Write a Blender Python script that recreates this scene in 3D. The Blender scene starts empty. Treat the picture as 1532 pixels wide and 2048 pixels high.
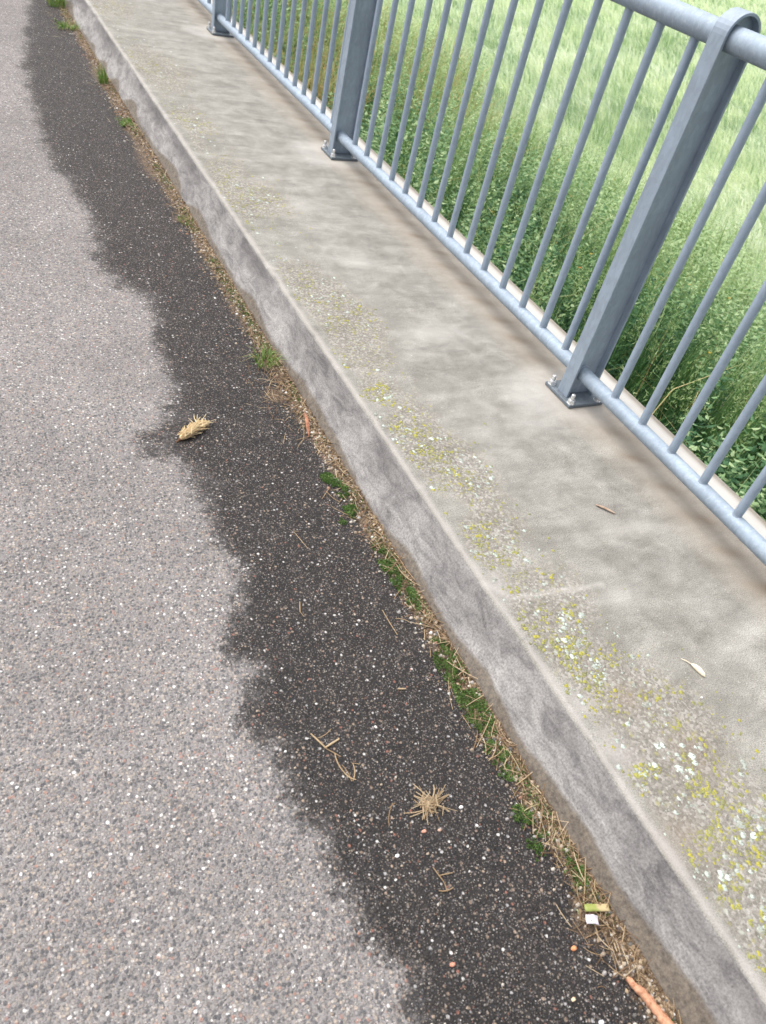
import bpy, math, random
import numpy as np
from mathutils import Matrix, Vector
R = math.radians
random.seed(7)
rng = np.random.default_rng(11)
scene = bpy.context.scene
col = scene.collection

# ------------------------------------------------------------------ camera
cd = bpy.data.cameras.new('camera')
cam = bpy.data.objects.new('camera', cd)
col.objects.link(cam)
cd.sensor_fit = 'VERTICAL'
cd.sensor_height = 24.0
cd.lens = 18.123
cd.clip_start = 0.02
cd.clip_end = 2000
cam.matrix_world = Matrix(((0.884863, 0.148180, -0.441655, -0.9396),
                           (-0.417377, 0.673269, -0.610332, -0.6192),
                           (0.206914, 0.724398, 0.657598, 1.2065),
                           (0, 0, 0, 1)))
cd.dof.use_dof = True
cd.dof.focus_distance = 2.1
cd.dof.aperture_fstop = 3.6
scene.camera = cam

# ------------------------------------------------------------------ light
SUN_EL, SUN_AZ = R(64), R(-42)        # azimuth measured from +Y towards +X
world = bpy.data.worlds.new('World')
scene.world = world
world.use_nodes = True
wn = world.node_tree
wn.nodes.clear()
sky = wn.nodes.new('ShaderNodeTexSky')
sky.sky_type = 'NISHITA'
sky.sun_disc = False
sky.sun_elevation = SUN_EL
sky.sun_rotation = SUN_AZ
sky.air_density = 1.0
sky.dust_density = 6.0
sky.ozone_density = 1.0
bg = wn.nodes.new('ShaderNodeBackground')
bg.inputs['Strength'].default_value = 0.15
wo = wn.nodes.new('ShaderNodeOutputWorld')
hs = wn.nodes.new('ShaderNodeHueSaturation')          # an overcast sky is a greyed one
hs.inputs['Saturation'].default_value = 0.30
wn.links.new(sky.outputs[0], hs.inputs['Color'])
wn.links.new(hs.outputs[0], bg.inputs[0])
wn.links.new(bg.outputs[0], wo.inputs[0])
sd = bpy.data.lights.new('sun', 'SUN')
sd.energy = 0.9
sd.angle = R(85)
sd.color = (1.0, 0.95, 0.88)
sun = bpy.data.objects.new('sun', sd)
col.objects.link(sun)
dv = Vector((math.sin(SUN_AZ) * math.cos(SUN_EL), math.cos(SUN_AZ) * math.cos(SUN_EL), math.sin(SUN_EL)))
sun.rotation_euler = dv.to_track_quat('Z', 'Y').to_euler()
sun.location = dv * 20
scene.view_settings.view_transform = 'Standard'
scene.view_settings.look = 'None'
scene.view_settings.exposure = 0.94
scene.view_settings.gamma = 1.0

# ------------------------------------------------------------------ helpers
def tag(o, label=None, cat=None, group=None, kind=None):
    if label: o['label'] = label
    if cat: o['category'] = cat
    if group: o['group'] = group
    if kind: o['kind'] = kind
    return o

def empty(name, loc):
    o = bpy.data.objects.new(name, None)
    o.location = loc
    o.empty_display_size = 0.1
    col.objects.link(o)
    return o

def link(name, me, mat=None, parent=None, loc=None):
    o = bpy.data.objects.new(name, me)
    col.objects.link(o)
    if mat is not None:
        for m in (mat if isinstance(mat, (list, tuple)) else [mat]):
            me.materials.append(m)
    if parent is not None: o.parent = parent
    if loc is not None: o.location = loc
    return o

def quads_mesh(name, V, Q, attrs=None, smooth=False):
    """V (n,3) Q (m,4) numpy"""
    me = bpy.data.meshes.new(name)
    V = np.ascontiguousarray(V, dtype=np.float32); Q = np.ascontiguousarray(Q, dtype=np.int32)
    me.vertices.add(len(V)); me.vertices.foreach_set('co', V.ravel())
    me.loops.add(Q.size); me.loops.foreach_set('vertex_index', Q.ravel())
    me.polygons.add(len(Q))
    me.polygons.foreach_set('loop_start', np.arange(0, Q.size, Q.shape[1], dtype=np.int32))
    me.polygons.foreach_set('loop_total', np.full(len(Q), Q.shape[1], dtype=np.int32))
    if smooth: me.polygons.foreach_set('use_smooth', np.ones(len(Q), dtype=bool))
    me.update(calc_edges=True)
    for k, a in (attrs or {}).items():
        at = me.attributes.new(k, 'FLOAT', 'POINT')
        at.data.foreach_set('value', np.ascontiguousarray(a, dtype=np.float32))
    return me

class MB:
    """collects tubes, boxes and so on for one mesh"""
    def __init__(s): s.v = []; s.f = []
    def add(s, V, F):
        b = len(s.v); s.v += [tuple(p) for p in V]; s.f += [tuple(i + b for i in q) for q in F]
    def tube(s, pts, rad, n=8, cap=True):
        pts = [Vector(p) for p in pts]
        rads = rad if isinstance(rad, (list, tuple)) else [rad] * len(pts)
        V = []; F = []
        up = Vector((0.13, 0.31, 0.94))
        for i, p in enumerate(pts):
            t = (pts[min(i + 1, len(pts) - 1)] - pts[max(i - 1, 0)]).normalized()
            a = t.cross(up)
            if a.length < 1e-3: a = t.cross(Vector((1, 0, 0)))
            a.normalize(); b = t.cross(a).normalized()
            for k in range(n):
                w = 2 * math.pi * k / n
                V.append(p + (a * math.cos(w) + b * math.sin(w)) * rads[i])
        for i in range(len(pts) - 1):
            for k in range(n):
                k2 = (k + 1) % n
                F.append((i * n + k, i * n + k2, (i + 1) * n + k2, (i + 1) * n + k))
        if cap:
            F.append(tuple(range(n - 1, -1, -1)))
            F.append(tuple(range((len(pts) - 1) * n, len(pts) * n)))
        s.add(V, F)
    def box(s, lo, hi):
        x0, y0, z0 = lo; x1, y1, z1 = hi
        V = [(x0, y0, z0), (x1, y0, z0), (x1, y1, z0), (x0, y1, z0), (x0, y0, z1), (x1, y0, z1), (x1, y1, z1), (x0, y1, z1)]
        s.add(V, [(0, 3, 2, 1), (4, 5, 6, 7), (0, 1, 5, 4), (1, 2, 6, 5), (2, 3, 7, 6), (3, 0, 4, 7)])
    def build(s, name, mat, parent=None, loc=None, smooth=False, bevel=0, attr=None):
        me = bpy.data.meshes.new(name)
        me.from_pydata(s.v, [], s.f)
        me.update()
        if smooth:
            for p in me.polygons: p.use_smooth = len(p.vertices) == 4
        o = link(name, me, mat, parent, loc)
        if bevel:
            m = o.modifiers.new('bevel', 'BEVEL'); m.width = bevel; m.segments = 2; m.limit_method = 'ANGLE'; m.angle_limit = R(40)
        return o

# value noise
_T = rng.random((256, 256))
def vnoise(x, y):
    xi = np.floor(x).astype(int); yi = np.floor(y).astype(int)
    fx = x - xi; fy = y - yi
    fx = fx * fx * (3 - 2 * fx); fy = fy * fy * (3 - 2 * fy)
    a = _T[xi % 256, yi % 256]; b = _T[(xi + 1) % 256, yi % 256]
    c = _T[xi % 256, (yi + 1) % 256]; d = _T[(xi + 1) % 256, (yi + 1) % 256]
    return (a * (1 - fx) + b * fx) * (1 - fy) + (c * (1 - fx) + d * fx) * fy
def fbm(x, y, o=4):
    x = np.asarray(x, float); y = np.asarray(y, float)
    s = 0; a = 0.5; t = 0
    for k in range(o):
        s = s + a * vnoise(x * 2 ** k + 17.3 * k, y * 2 ** k + 5.1 * k); t += a; a *= 0.5
    return s / t
def smooth(a, b, x):
    t = np.clip((x - a) / (b - a), 0, 1)
    return t * t * (3 - 2 * t)

# node material helper
class Mat:
    def __init__(s, name):
        s.m = bpy.data.materials.new(name); s.m.use_nodes = True
        s.t = s.m.node_tree; s.t.nodes.clear()
        s.out = s.n('ShaderNodeOutputMaterial')
    def n(s, typ, props=None, **inp):
        nd = s.t.nodes.new(typ)
        for k, v in (props or {}).items(): setattr(nd, k, v)
        for k, v in inp.items():
            key = k.replace('_', ' ')
            if k.startswith('i') and k[1:].isdigit(): key = int(k[1:])
            s.set(nd.inputs[key], v)
        return nd
    def set(s, sock, v):
        if isinstance(v, bpy.types.NodeSocket): s.t.links.new(v, sock)
        elif isinstance(v, bpy.types.Node): s.t.links.new(v.outputs[0], sock)
        else: sock.default_value = v
    def coord(s): return s.n('ShaderNodeTexCoord').outputs['Object']
    def mapping(s, v, sc, rot=(0, 0, 0)):
        return s.n('ShaderNodeMapping', None, Vector=v, Scale=sc, Rotation=rot).outputs[0]
    def noise(s, v, sc, det=4, rough=0.55, dist=0.0):
        return s.n('ShaderNodeTexNoise', None, Vector=v, Scale=sc, Detail=det, Roughness=rough, Distortion=dist).outputs[0]
    def vor(s, v, sc, feat='F1', rnd=1.0):
        return s.n('ShaderNodeTexVoronoi', {'feature': feat}, Vector=v, Scale=sc, Randomness=rnd)
    def ramp(s, f, stops, interp='LINEAR'):
        nd = s.n('ShaderNodeValToRGB', None, Fac=f)
        cr = nd.color_ramp; cr.interpolation = interp
        while len(cr.elements) < len(stops): cr.elements.new(0.5)
        for e, (p, c) in zip(cr.elements, stops):
            e.position = p
            e.color = (c, c, c, 1) if isinstance(c, (int, float)) else (*c, 1)
        return nd.outputs[0]
    def mix(s, f, a, b, mode='MIX'):
        nd = s.t.nodes.new('ShaderNodeMix'); nd.data_type = 'RGBA'; nd.blend_type = mode
        s.set(nd.inputs[0], f)
        for sock, v in ((nd.inputs[6], a), (nd.inputs[7], b)):
            if isinstance(v, tuple) and len(v) == 3: v = (*v, 1)
            if isinstance(v, (int, float)): v = (v, v, v, 1)
            s.set(sock, v)
        return nd.outputs[2]
    def math(s, op, a, b=0.0, clamp=False):
        nd = s.n('ShaderNodeMath', {'operation': op, 'use_clamp': clamp}); s.set(nd.inputs[0], a); s.set(nd.inputs[1], b)
        return nd.outputs[0]
    def attr(s, name): return s.n('ShaderNodeAttribute', {'attribute_name': name}).outputs['Fac']
    def bump(s, h, strength, dist=0.01, nrm=None):
        nd = s.n('ShaderNodeBump', None, Height=h, Strength=strength, Distance=dist)
        if nrm is not None: s.set(nd.inputs['Normal'], nrm)
        return nd.outputs[0]
    def princ(s, base, rough=0.8, metal=0.0, normal=None, spec=0.5):
        nd = s.n('ShaderNodeBsdfPrincipled')
        if isinstance(base, tuple) and len(base) == 3: base = (*base, 1)
        s.set(nd.inputs['Base Color'], base); s.set(nd.inputs['Roughness'], rough); s.set(nd.inputs['Metallic'], metal)
        s.set(nd.inputs['Specular IOR Level'], spec)
        if normal is not None: s.set(nd.inputs['Normal'], normal)
        return nd
    def done(s, sh):
        s.set(s.out.inputs['Surface'], sh); return s.m

ROADZ = -0.128
KB = 0.077         # foot of the slanting kerb face stands this far out

# ------------------------------------------------------------------ materials
def mat_asphalt():
    m = Mat('asphalt'); co = m.coord()
    w = m.noise(co, 40, 2)
    cow = m.n('ShaderNodeVectorMath', {'operation': 'ADD'}, i0=co, i1=m.n('ShaderNodeVectorMath', {'operation': 'SCALE'}, i0=m.n('ShaderNodeTexNoise', None, Vector=co, Scale=60.0).outputs['Color'], Scale=0.006).outputs[0]).outputs[0]
    v1 = m.vor(cow, 165.0); v2 = m.vor(cow, 340.0)
    sep1 = m.n('ShaderNodeSeparateColor', None, Color=v1.outputs['Color'])
    sep2 = m.n('ShaderNodeSeparateColor', None, Color=v2.outputs['Color'])
    stones = [(0.0, (0.030, 0.033, 0.042)), (0.20, (0.085, 0.082, 0.088)), (0.36, (0.19, 0.172, 0.162)), (0.5, (0.29, 0.25, 0.215)),
              (0.66, (0.21, 0.195, 0.20)), (0.77, (0.37, 0.30, 0.24)), (0.865, (0.30, 0.155, 0.115)), (0.895, (0.44, 0.40, 0.37)), (0.968, (0.74, 0.72, 0.70))]
    c1 = m.ramp(sep1.outputs[0], stones, 'CONSTANT')
    c2 = m.ramp(sep2.outputs[0], stones, 'CONSTANT')
    # big stone present where second random is high
    pres1 = m.ramp(sep1.outputs[1], [(0.22, 0.0), (0.26, 1.0)])
    in1 = m.ramp(v1.outputs['Distance'], [(0.42, 1.0), (0.56, 0.0)])
    in2 = m.ramp(v2.outputs['Distance'], [(0.40, 1.0), (0.58, 0.0)])
    pres2 = m.ramp(sep2.outputs[1], [(0.30, 0.0), (0.36, 1.0)])
    m1 = m.math('MULTIPLY', pres1, in1); m2 = m.math('MULTIPLY', pres2, in2)
    # dry: dusty film over everything
    big = m.noise(co, 2.2, 5, 0.6); mid = m.noise(co, 14, 4, 0.6)
    matrix_dry = m.mix(mid, (0.105, 0.101, 0.104), (0.270, 0.253, 0.246))
    dry = m.mix(m2, matrix_dry, c2); dry = m.mix(m1, dry, c1)
    dry = m.mix(0.27, dry, m.mix(big, (0.298, 0.285, 0.278), (0.398, 0.380, 0.370)))
    dry = m.mix(1.0, dry, m.ramp(big, [(0.25, 0.90), (0.75, 1.16)]), 'MULTIPLY')
    # damp: dark binder, stones half coated
    matrix_wet = m.mix(mid, (0.015, 0.014, 0.0145), (0.043, 0.039, 0.037))
    presw1 = m.ramp(sep1.outputs[1], [(0.50, 0.0), (0.54, 1.0)]); presw2 = m.ramp(sep2.outputs[1], [(0.36, 0.0), (0.44, 1.0)])
    inw1 = m.ramp(v1.outputs['Distance'], [(0.18, 1.0), (0.46, 0.0)])
    inw2 = m.ramp(v2.outputs['Distance'], [(0.20, 1.0), (0.55, 0.0)])
    wet = m.mix(m.math('MULTIPLY', presw2, inw2), matrix_wet, m.mix(0.40, c2, (0.030, 0.024, 0.022)))
    v0 = m.vor(cow, 104.0); sep0 = m.n('ShaderNodeSeparateColor', None, Color=v0.outputs['Color'])
    in0 = m.math('MULTIPLY', m.ramp(sep0.outputs[1], [(0.70, 0.0), (0.73, 1.0)]), m.ramp(v0.outputs['Distance'], [(0.20, 1.0), (0.36, 0.0)]))
    c0 = m.ramp(sep0.outputs[0], [(0.0, (0.10, 0.08, 0.075)), (0.25, (0.22, 0.165, 0.13)), (0.5, (0.33, 0.25, 0.19)), (0.66, (0.26, 0.12, 0.09)), (0.74, (0.34, 0.33, 0.33)), (0.88, (0.62, 0.60, 0.58))], 'CONSTANT')
    wet = m.mix(m.math('MULTIPLY', presw1, inw1), wet, m.mix(m.ramp(sep1.outputs[2], [(0.2, 0.55), (0.9, 0.10)]), c1, (0.03, 0.028, 0.028)))
    wet = m.mix(in0, wet, c0)
    vd = m.vor(cow, 88.0); sd_ = m.n('ShaderNodeSeparateColor', None, Color=vd.outputs['Color'])
    ind = m.math('MULTIPLY', m.ramp(sd_.outputs[1], [(0.66, 0.0), (0.70, 1.0)]), m.ramp(vd.outputs['Distance'], [(0.24, 1.0), (0.40, 0.0)]))
    dry = m.mix(m.math('MULTIPLY', ind, 0.6), dry, (0.085, 0.085, 0.092))
    dry = m.mix(m.math('MULTIPLY', in0, 0.8), dry, m.mix(0.25, c0, (0.4, 0.37, 0.36)))
    d = m.attr('damp')
    dn = m.math('ADD', d, m.math('MULTIPLY', m.math('SUBTRACT', m.noise(co, 22, 6, 0.72), 0.5), 0.75))
    dn = m.math('ADD', dn, m.math('MULTIPLY', m.math('SUBTRACT', sep1.outputs[2], 0.5), 0.22))
    dm = m.ramp(dn, [(0.36, 0.0), (0.56, 0.8), (0.78, 1.0)])
    base = m.mix(dm, dry, wet)
    # old earth worked into the surface along the kerb
    e = m.attr('earth')
    em = m.ramp(m.math('ADD', e, m.math('MULTIPLY', m.math('SUBTRACT', m.noise(co, 55, 5, 0.7), 0.5), 0.9)), [(0.42, 0.0), (0.62, 1.0)])
    earth = m.mix(m.ramp(m.noise(co, 150, 5, 0.8), [(0.35, 0.0), (0.65, 1.0)]), (0.045, 0.030, 0.019), (0.24, 0.175, 0.125))
    base = m.mix(em, base, earth)
    h = m.math('ADD', m.math('MULTIPLY', in1, 0.6), m.math('MULTIPLY', in2, 0.4))
    nb = m.bump(h, 0.9, 0.0035)
    return m.done(m.princ(base, m.mix(dm, 0.92, 0.62), 0, nb, m.mix(dm, 0.22, 0.18)))

def mat_concrete_top():
    m = Mat('weathered_concrete'); co = m.coord()
    st = m.mapping(co, (1.0, 2.6, 1.0), (0, 0, R(18)))
    a = m.noise(st, 2.6, 6, 0.62, 0.8); b = m.noise(co, 11, 5, 0.65, 0.4); c = m.noise(co, 380, 3, 0.75)
    base = m.ramp(a, [(0.28, (0.120, 0.113, 0.100)), (0.43, (0.195, 0.187, 0.167)), (0.56, (0.268, 0.259, 0.235)), (0.76, (0.385, 0.374, 0.345))])
    base = m.mix(0.55, base, m.ramp(b, [(0.32, (0.145, 0.138, 0.122)), (0.52, (0.238, 0.230, 0.208)), (0.70, (0.340, 0.330, 0.302))]))
    base = m.mix(1.0, base, m.ramp(c, [(0.34, 0.50), (0.5, 1.0), (0.66, 1.42)]), 'MULTIPLY')
    vp = m.vor(co, 120); pr = m.n('ShaderNodeSeparateColor', None, Color=vp.outputs['Color'])
    speck = m.math('MULTIPLY', m.ramp(vp.outputs['Distance'], [(0.10, 1.0), (0.24, 0.0)]), m.ramp(pr.outputs[0], [(0.80, 0.0), (0.84, 1.0)]))
    base = m.mix(m.math('MULTIPLY', speck, 0.65), base, m.ramp(pr.outputs[1], [(0.0, (0.08, 0.075, 0.065)), (0.6, (0.50, 0.49, 0.46))], 'CONSTANT'))
    fs = m.noise(m.mapping(co, (5.0, 22.0, 1.0), (0, 0, R(20))), 1.0, 6, 0.75, 0.6)
    base = m.mix(1.0, base, m.ramp(fs, [(0.30, 0.82), (0.5, 1.0), (0.70, 1.12)]), 'MULTIPLY')
    # rough, gravelly and greenish strip where lichen grows
    li = m.attr('lichen')
    v = m.vor(co, 190); sp = m.n('ShaderNodeSeparateColor', None, Color=v.outputs['Color'])
    grit = m.ramp(sp.outputs[0], [(0.0, (0.10, 0.088, 0.072)), (0.35, (0.17, 0.152, 0.13)), (0.7, (0.25, 0.228, 0.20)), (0.95, (0.38, 0.36, 0.335))])
    lim = m.ramp(m.math('ADD', li, m.math('MULTIPLY', m.math('SUBTRACT', b, 0.5), 0.5)), [(0.15, 0.0), (0.75, 1.0)])
    base = m.mix(m.math('MULTIPLY', lim, 0.55), base, grit)
    v3 = m.vor(co, 85); s3 = m.n('ShaderNodeSeparateColor', None, Color=v3.outputs['Color'])
    spot = m.math('MULTIPLY', m.ramp(s3.outputs[0], [(0.62, 0.0), (0.66, 1.0)]), m.ramp(v3.outputs['Distance'], [(0.18, 1.0), (0.5, 0.0)]))
    spot = m.math('MULTIPLY', spot, lim)
    base = m.mix(m.math('MULTIPLY', spot, 0.6), base, m.ramp(s3.outputs[1], [(0.0, (0.27, 0.25, 0.08)), (0.55, (0.22, 0.22, 0.11)), (0.7, (0.38, 0.41, 0.35))], 'CONSTANT'))
    # brown drip marks and the beige band below the rail
    stn = m.attr('stain')
    stm = m.math('MULTIPLY', stn, m.ramp(b, [(0.35, 0.6), (0.65, 1.3)]), True)
    bg_ = m.attr('beige')
    base = m.mix(m.math('MULTIPLY', bg_, 0.5), base, (0.37, 0.315, 0.255))
    base = m.mix(m.math('MULTIPLY', stm, 0.75), base, (0.185, 0.140, 0.098))
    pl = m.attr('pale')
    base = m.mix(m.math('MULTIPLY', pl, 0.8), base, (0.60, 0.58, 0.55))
    gn = m.attr('wear')      # pinkish worn arris
    base = m.mix(m.math('MULTIPLY', gn, 0.6), base, (0.36, 0.34, 0.325))
    hh = m.math('ADD', m.math('MULTIPLY', c, 0.6), m.math('MULTIPLY', m.math('MULTIPLY', v.outputs['Distance'], -1.0), lim))
    return m.done(m.princ(base, 0.9, 0, m.bump(hh, 0.55, 0.002), 0.2))

def mat_concrete_face():
    m = Mat('smooth_concrete_face'); co = m.coord()
    st = m.mapping(co, (1.0, 1.0, 1.6), (0, 0, 0))
    sm = m.mapping(co, (3.0, 1.2, 3.5), (R(35), 0, 0))
    a = m.noise(st, 4.5, 6, 0.6, 0.8); b = m.noise(sm, 9, 6, 0.7, 1.2); c = m.noise(co, 230, 3, 0.7)
    base = m.ramp(a, [(0.32, (0.105, 0.100, 0.101)), (0.48, (0.190, 0.183, 0.181)), (0.64, (0.315, 0.304, 0.296))])
    base = m.mix(0.5, base, m.ramp(b, [(0.36, (0.090, 0.085, 0.088)), (0.60, (0.33, 0.318, 0.308))]))
    v = m.vor(co, 60); pit = m.math('MULTIPLY', m.ramp(v.outputs['Distance'], [(0.05, 1.0), (0.17, 0.0)]), m.ramp(m.n('ShaderNodeSeparateColor', None, Color=v.outputs['Color']).outputs[0], [(0.8, 0.0), (0.84, 1.0)]))
    base = m.mix(m.math('MULTIPLY', pit, 0.6), base, (0.09, 0.085, 0.08))
    base = m.mix(1.0, base, m.ramp(c, [(0.34, 0.68), (0.5, 1.0), (0.66, 1.26)]), 'MULTIPLY')
    d = m.attr('dirt')
    dm = m.ramp(m.math('ADD', d, m.math('MULTIPLY', m.math('SUBTRACT', m.noise(co, 28, 6, 0.75), 0.5), 0.9)), [(0.36, 0.0), (0.80, 1.0)])
    base = m.mix(m.math('MULTIPLY', dm, 0.80), base, m.mix(m.ramp(m.noise(co, 85, 5, 0.8), [(0.35, 0.0), (0.65, 1.0)]), (0.045, 0.034, 0.024), (0.185, 0.150, 0.112)))
    w = m.attr('wear')
    base = m.mix(m.math('MULTIPLY', w, 0.75), base, (0.36, 0.34, 0.325))
    dk = m.attr('dark')
    base = m.mix(m.math('MULTIPLY', dk, 0.6), base, (0.070, 0.064, 0.065))
    hh = m.math('SUBTRACT', m.math('MULTIPLY', c, 0.5), pit)
    return m.done(m.princ(base, 0.85, 0, m.bump(hh, 0.45, 0.002), 0.3))

def mat_galv(name, tint, rough=0.5, blotch=0.5, metal=0.45):
    m = Mat(name); co = m.coord()
    a = m.noise(co, 14, 4, 0.6); b = m.noise(co, 70, 4, 0.7)
    lo = tuple(x * 0.90 for x in tint); hi = tuple(min(1, x * 1.09) for x in tint)
    base = m.ramp(a, [(0.3, lo), (0.7, hi)])
    base = m.mix(m.math('MULTIPLY', m.ramp(b, [(0.50, 0.0), (0.64, 1.0)]), blotch), base, (0.56, 0.61, 0.66))
    sp = m.n('ShaderNodeSeparateColor', None, Color=m.vor(m.mapping(co, (1, 1, 0.35)), 130).outputs['Color']).outputs[0]
    base = m.mix(1.0, base, m.ramp(sp, [(0.0, 0.93), (1.0, 1.06)]), 'MULTIPLY')
    dr = m.noise(m.mapping(co, (60, 60, 3.0)), 1.0, 4, 0.7)
    base = m.mix(m.ramp(dr, [(0.60, 0.0), (0.76, 0.22)]), base, (0.13, 0.13, 0.125))
    return m.done(m.princ(base, m.ramp(b, [(0.3, rough - 0.08), (0.7, rough + 0.12)]), metal, m.bump(b, 0.12, 0.002), 0.5))

def mat_leaf(name, stops, trans=0.35, rough=0.6, spec=0.3, ns=0.0):
    m = Mat(name)
    base = m.ramp(m.attr('tint'), stops)
    p = m.princ(base, rough, 0, None, spec)
    t = m.n('ShaderNodeBsdfTranslucent', None, Color=m.mix(1.0, base, (1.0, 1.08, 0.72), 'MULTIPLY'))
    mx = m.n('ShaderNodeMixShader'); m.set(mx.inputs[0], trans); m.set(mx.inputs[1], p); m.set(mx.inputs[2], t)
    return m.done(mx.outputs[0])

def mat_plain(name, c1, c2, rough=0.8, sc=60, spec=0.3):
    m = Mat(name); co = m.coord()
    return m.done(m.princ(m.mix(m.ramp(m.noise(co, sc, 4, 0.65), [(0.35, 0.0), (0.65, 1.0)]), c1, c2), rough, 0, None, spec))

M_ASPH = mat_asphalt()
M_TOP = mat_concrete_top()
M_FACE = mat_concrete_face()
M_RAIL = mat_galv('galvanised_tube', (0.27, 0.33, 0.40), 0.6, 0.20, 0.15)
M_POST = mat_galv('galvanised_post', (0.265, 0.318, 0.385), 0.55, 0.0, 0.15)
M_BAL = mat_galv('galvanised_bar', (0.275, 0.335, 0.415), 0.52, 0.06, 0.15)
M_BOLT = mat_galv('zinc_bolt', (0.70, 0.71, 0.72), 0.25, 0.4, 0.6)
M_STRAW = mat_leaf('straw', [(0, (0.10, 0.060, 0.035)), (0.35, (0.24, 0.155, 0.09)), (0.7, (0.40, 0.29, 0.17)), (1, (0.54, 0.43, 0.29))], 0.1, 0.7)
M_MOSS = mat_leaf('moss', [(0, (0.03, 0.055, 0.014)), (0.45, (0.068, 0.135, 0.028)), (0.8, (0.14, 0.24, 0.06)), (1, (0.34, 0.40, 0.19))], 0.25)
M_TUFT = mat_leaf('grass_green', [(0, (0.05, 0.08, 0.02)), (0.5, (0.11, 0.20, 0.045)), (0.85, (0.21, 0.32, 0.09)), (1, (0.36, 0.31, 0.16))], 0.35)

# ------------------------------------------------------------------ road
def grid(xs, ys, zf, attrs_f, name, smooth_=False):
    X, Y = np.meshgrid(xs, ys, indexing='ij')
    Z = zf(X, Y)
    V = np.stack([X, Y, Z], -1).reshape(-1, 3)
    nx, ny = len(xs), len(ys)
    i = np.arange(nx - 1)[:, None] * ny + np.arange(ny - 1)[None, :]
    Q = np.stack([i, i + ny, i + ny + 1, i + 1], -1).reshape(-1, 4)
    at = {k: v.ravel() for k, v in attrs_f(X, Y).items()}
    return quads_mesh(name, V, Q, at, smooth_)

DAMP = [(-0.34, 30), (-0.30, 9.0), (-0.38, 7.2), (-0.305, 6.242), (-0.274, 5.488), (-0.483, 4.133), (-0.508, 3.413), (-0.532, 2.943), (-0.503, 2.692), (-0.447, 2.419),
        (-0.504, 2.054), (-0.463, 1.841), (-0.388, 1.737), (-0.436, 1.496), (-0.414, 1.276), (-0.463, 1.111), (-0.561, 1.037), (-0.565, 0.964),
        (-0.479, 0.896), (-0.489, 0.762), (-0.493, 0.62), (-0.48, 0.502), (-0.53, 0.395), (-0.554, 0.318), (-0.504, 0.237), (-0.553, 0.202),
        (-0.583, 0.14), (-0.531, 0.055), (-0.553, -0.033), (-0.513, -0.106), (-0.505, -0.202), (-0.498, -0.274), (-0.517, -0.316),
        (-0.482, -0.376), (-0.519, -0.433), (-0.54, -0.526), (-0.5, -0.8), (-0.56, -1.4), (-0.5, -4.0)]
def damp_field(X, Y):
    P = np.array(DAMP)
    dmin = np.full(X.shape, 9.0)
    for a, b in zip(P[:-1], P[1:]):
        d = b - a; L = d @ d
        t = np.clip(((X - a[0]) * d[0] + (Y - a[1]) * d[1]) / L, 0, 1)
        dmin = np.minimum(dmin, np.hypot(X - a[0] - t * d[0], Y - a[1] - t * d[1]))
    xb = np.interp(Y, P[::-1, 1], P[::-1, 0])
    s = np.where(X > xb, dmin, -dmin) + 0.10 * (fbm(X * 10, Y * 10, 4) - 0.5)
    return np.clip(0.5 + s / 0.08 * 0.5, 0, 1)
def base_wob(Y):
    return 0.016 * (fbm(Y * 2.4, Y * 0 + 3, 3) - 0.5) * 2 + 0.02 * smooth(0.5, 0.9, fbm(Y * 5, Y * 0 + 9, 2))
def road_attrs(X, Y):
    dist = -KB - X                                  # metres from the foot of the kerb
    width = 0.030 + 0.030 * fbm(Y * 3.1, Y * 0 + 1.0, 3) + 0.035 * smooth(0.55, 0.8, fbm(Y * 1.7, Y * 0 + 40.0, 2))
    earth = np.clip(1.0 - dist / (2 * width), 0, 1)
    # a drift of earth beside the near grass tuft
    for cx, cy, r in ((-0.15, 1.16, 0.10), (-0.13, 1.33, 0.07), (-0.13, 5.0, 0.16), (-0.12, 3.9, 0.09), (-0.12, 3.3, 0.10), (-0.13, 2.35, 0.08), (-0.12, -0.1, 0.06), (-0.13, -0.42, 0.09)):
        earth = np.maximum(earth, np.clip(0.85 - np.hypot(X - cx, (Y - cy) * 0.8) / r, 0, 1) * 0.9)
    return {'damp': damp_field(X, Y), 'earth': earth}
xs = np.concatenate([np.linspace(-9, -1.5, 12), np.arange(-1.45, -0.7, 0.05), np.arange(-0.7, -0.02, 0.01)])
ys = np.concatenate([np.linspace(-12, -1.2, 12), np.arange(-1.1, 3.0, 0.0125), np.arange(3.0, 8.0, 0.03), np.linspace(8.1, 60, 60)])
def road_z(X, Y):
    return ROADZ + 0.0025 * (fbm(X * 3, Y * 3, 3) - 0.5) + 0.006 * smooth(0.09, 0.0, -KB - X) * fbm(X * 30, Y * 30, 2)
road = link('road', grid(xs, ys, road_z, road_attrs, 'road', True), M_ASPH)
tag(road, 'grey exposed aggregate asphalt road with a dark damp band along the kerb', None, None, 'structure')

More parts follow.
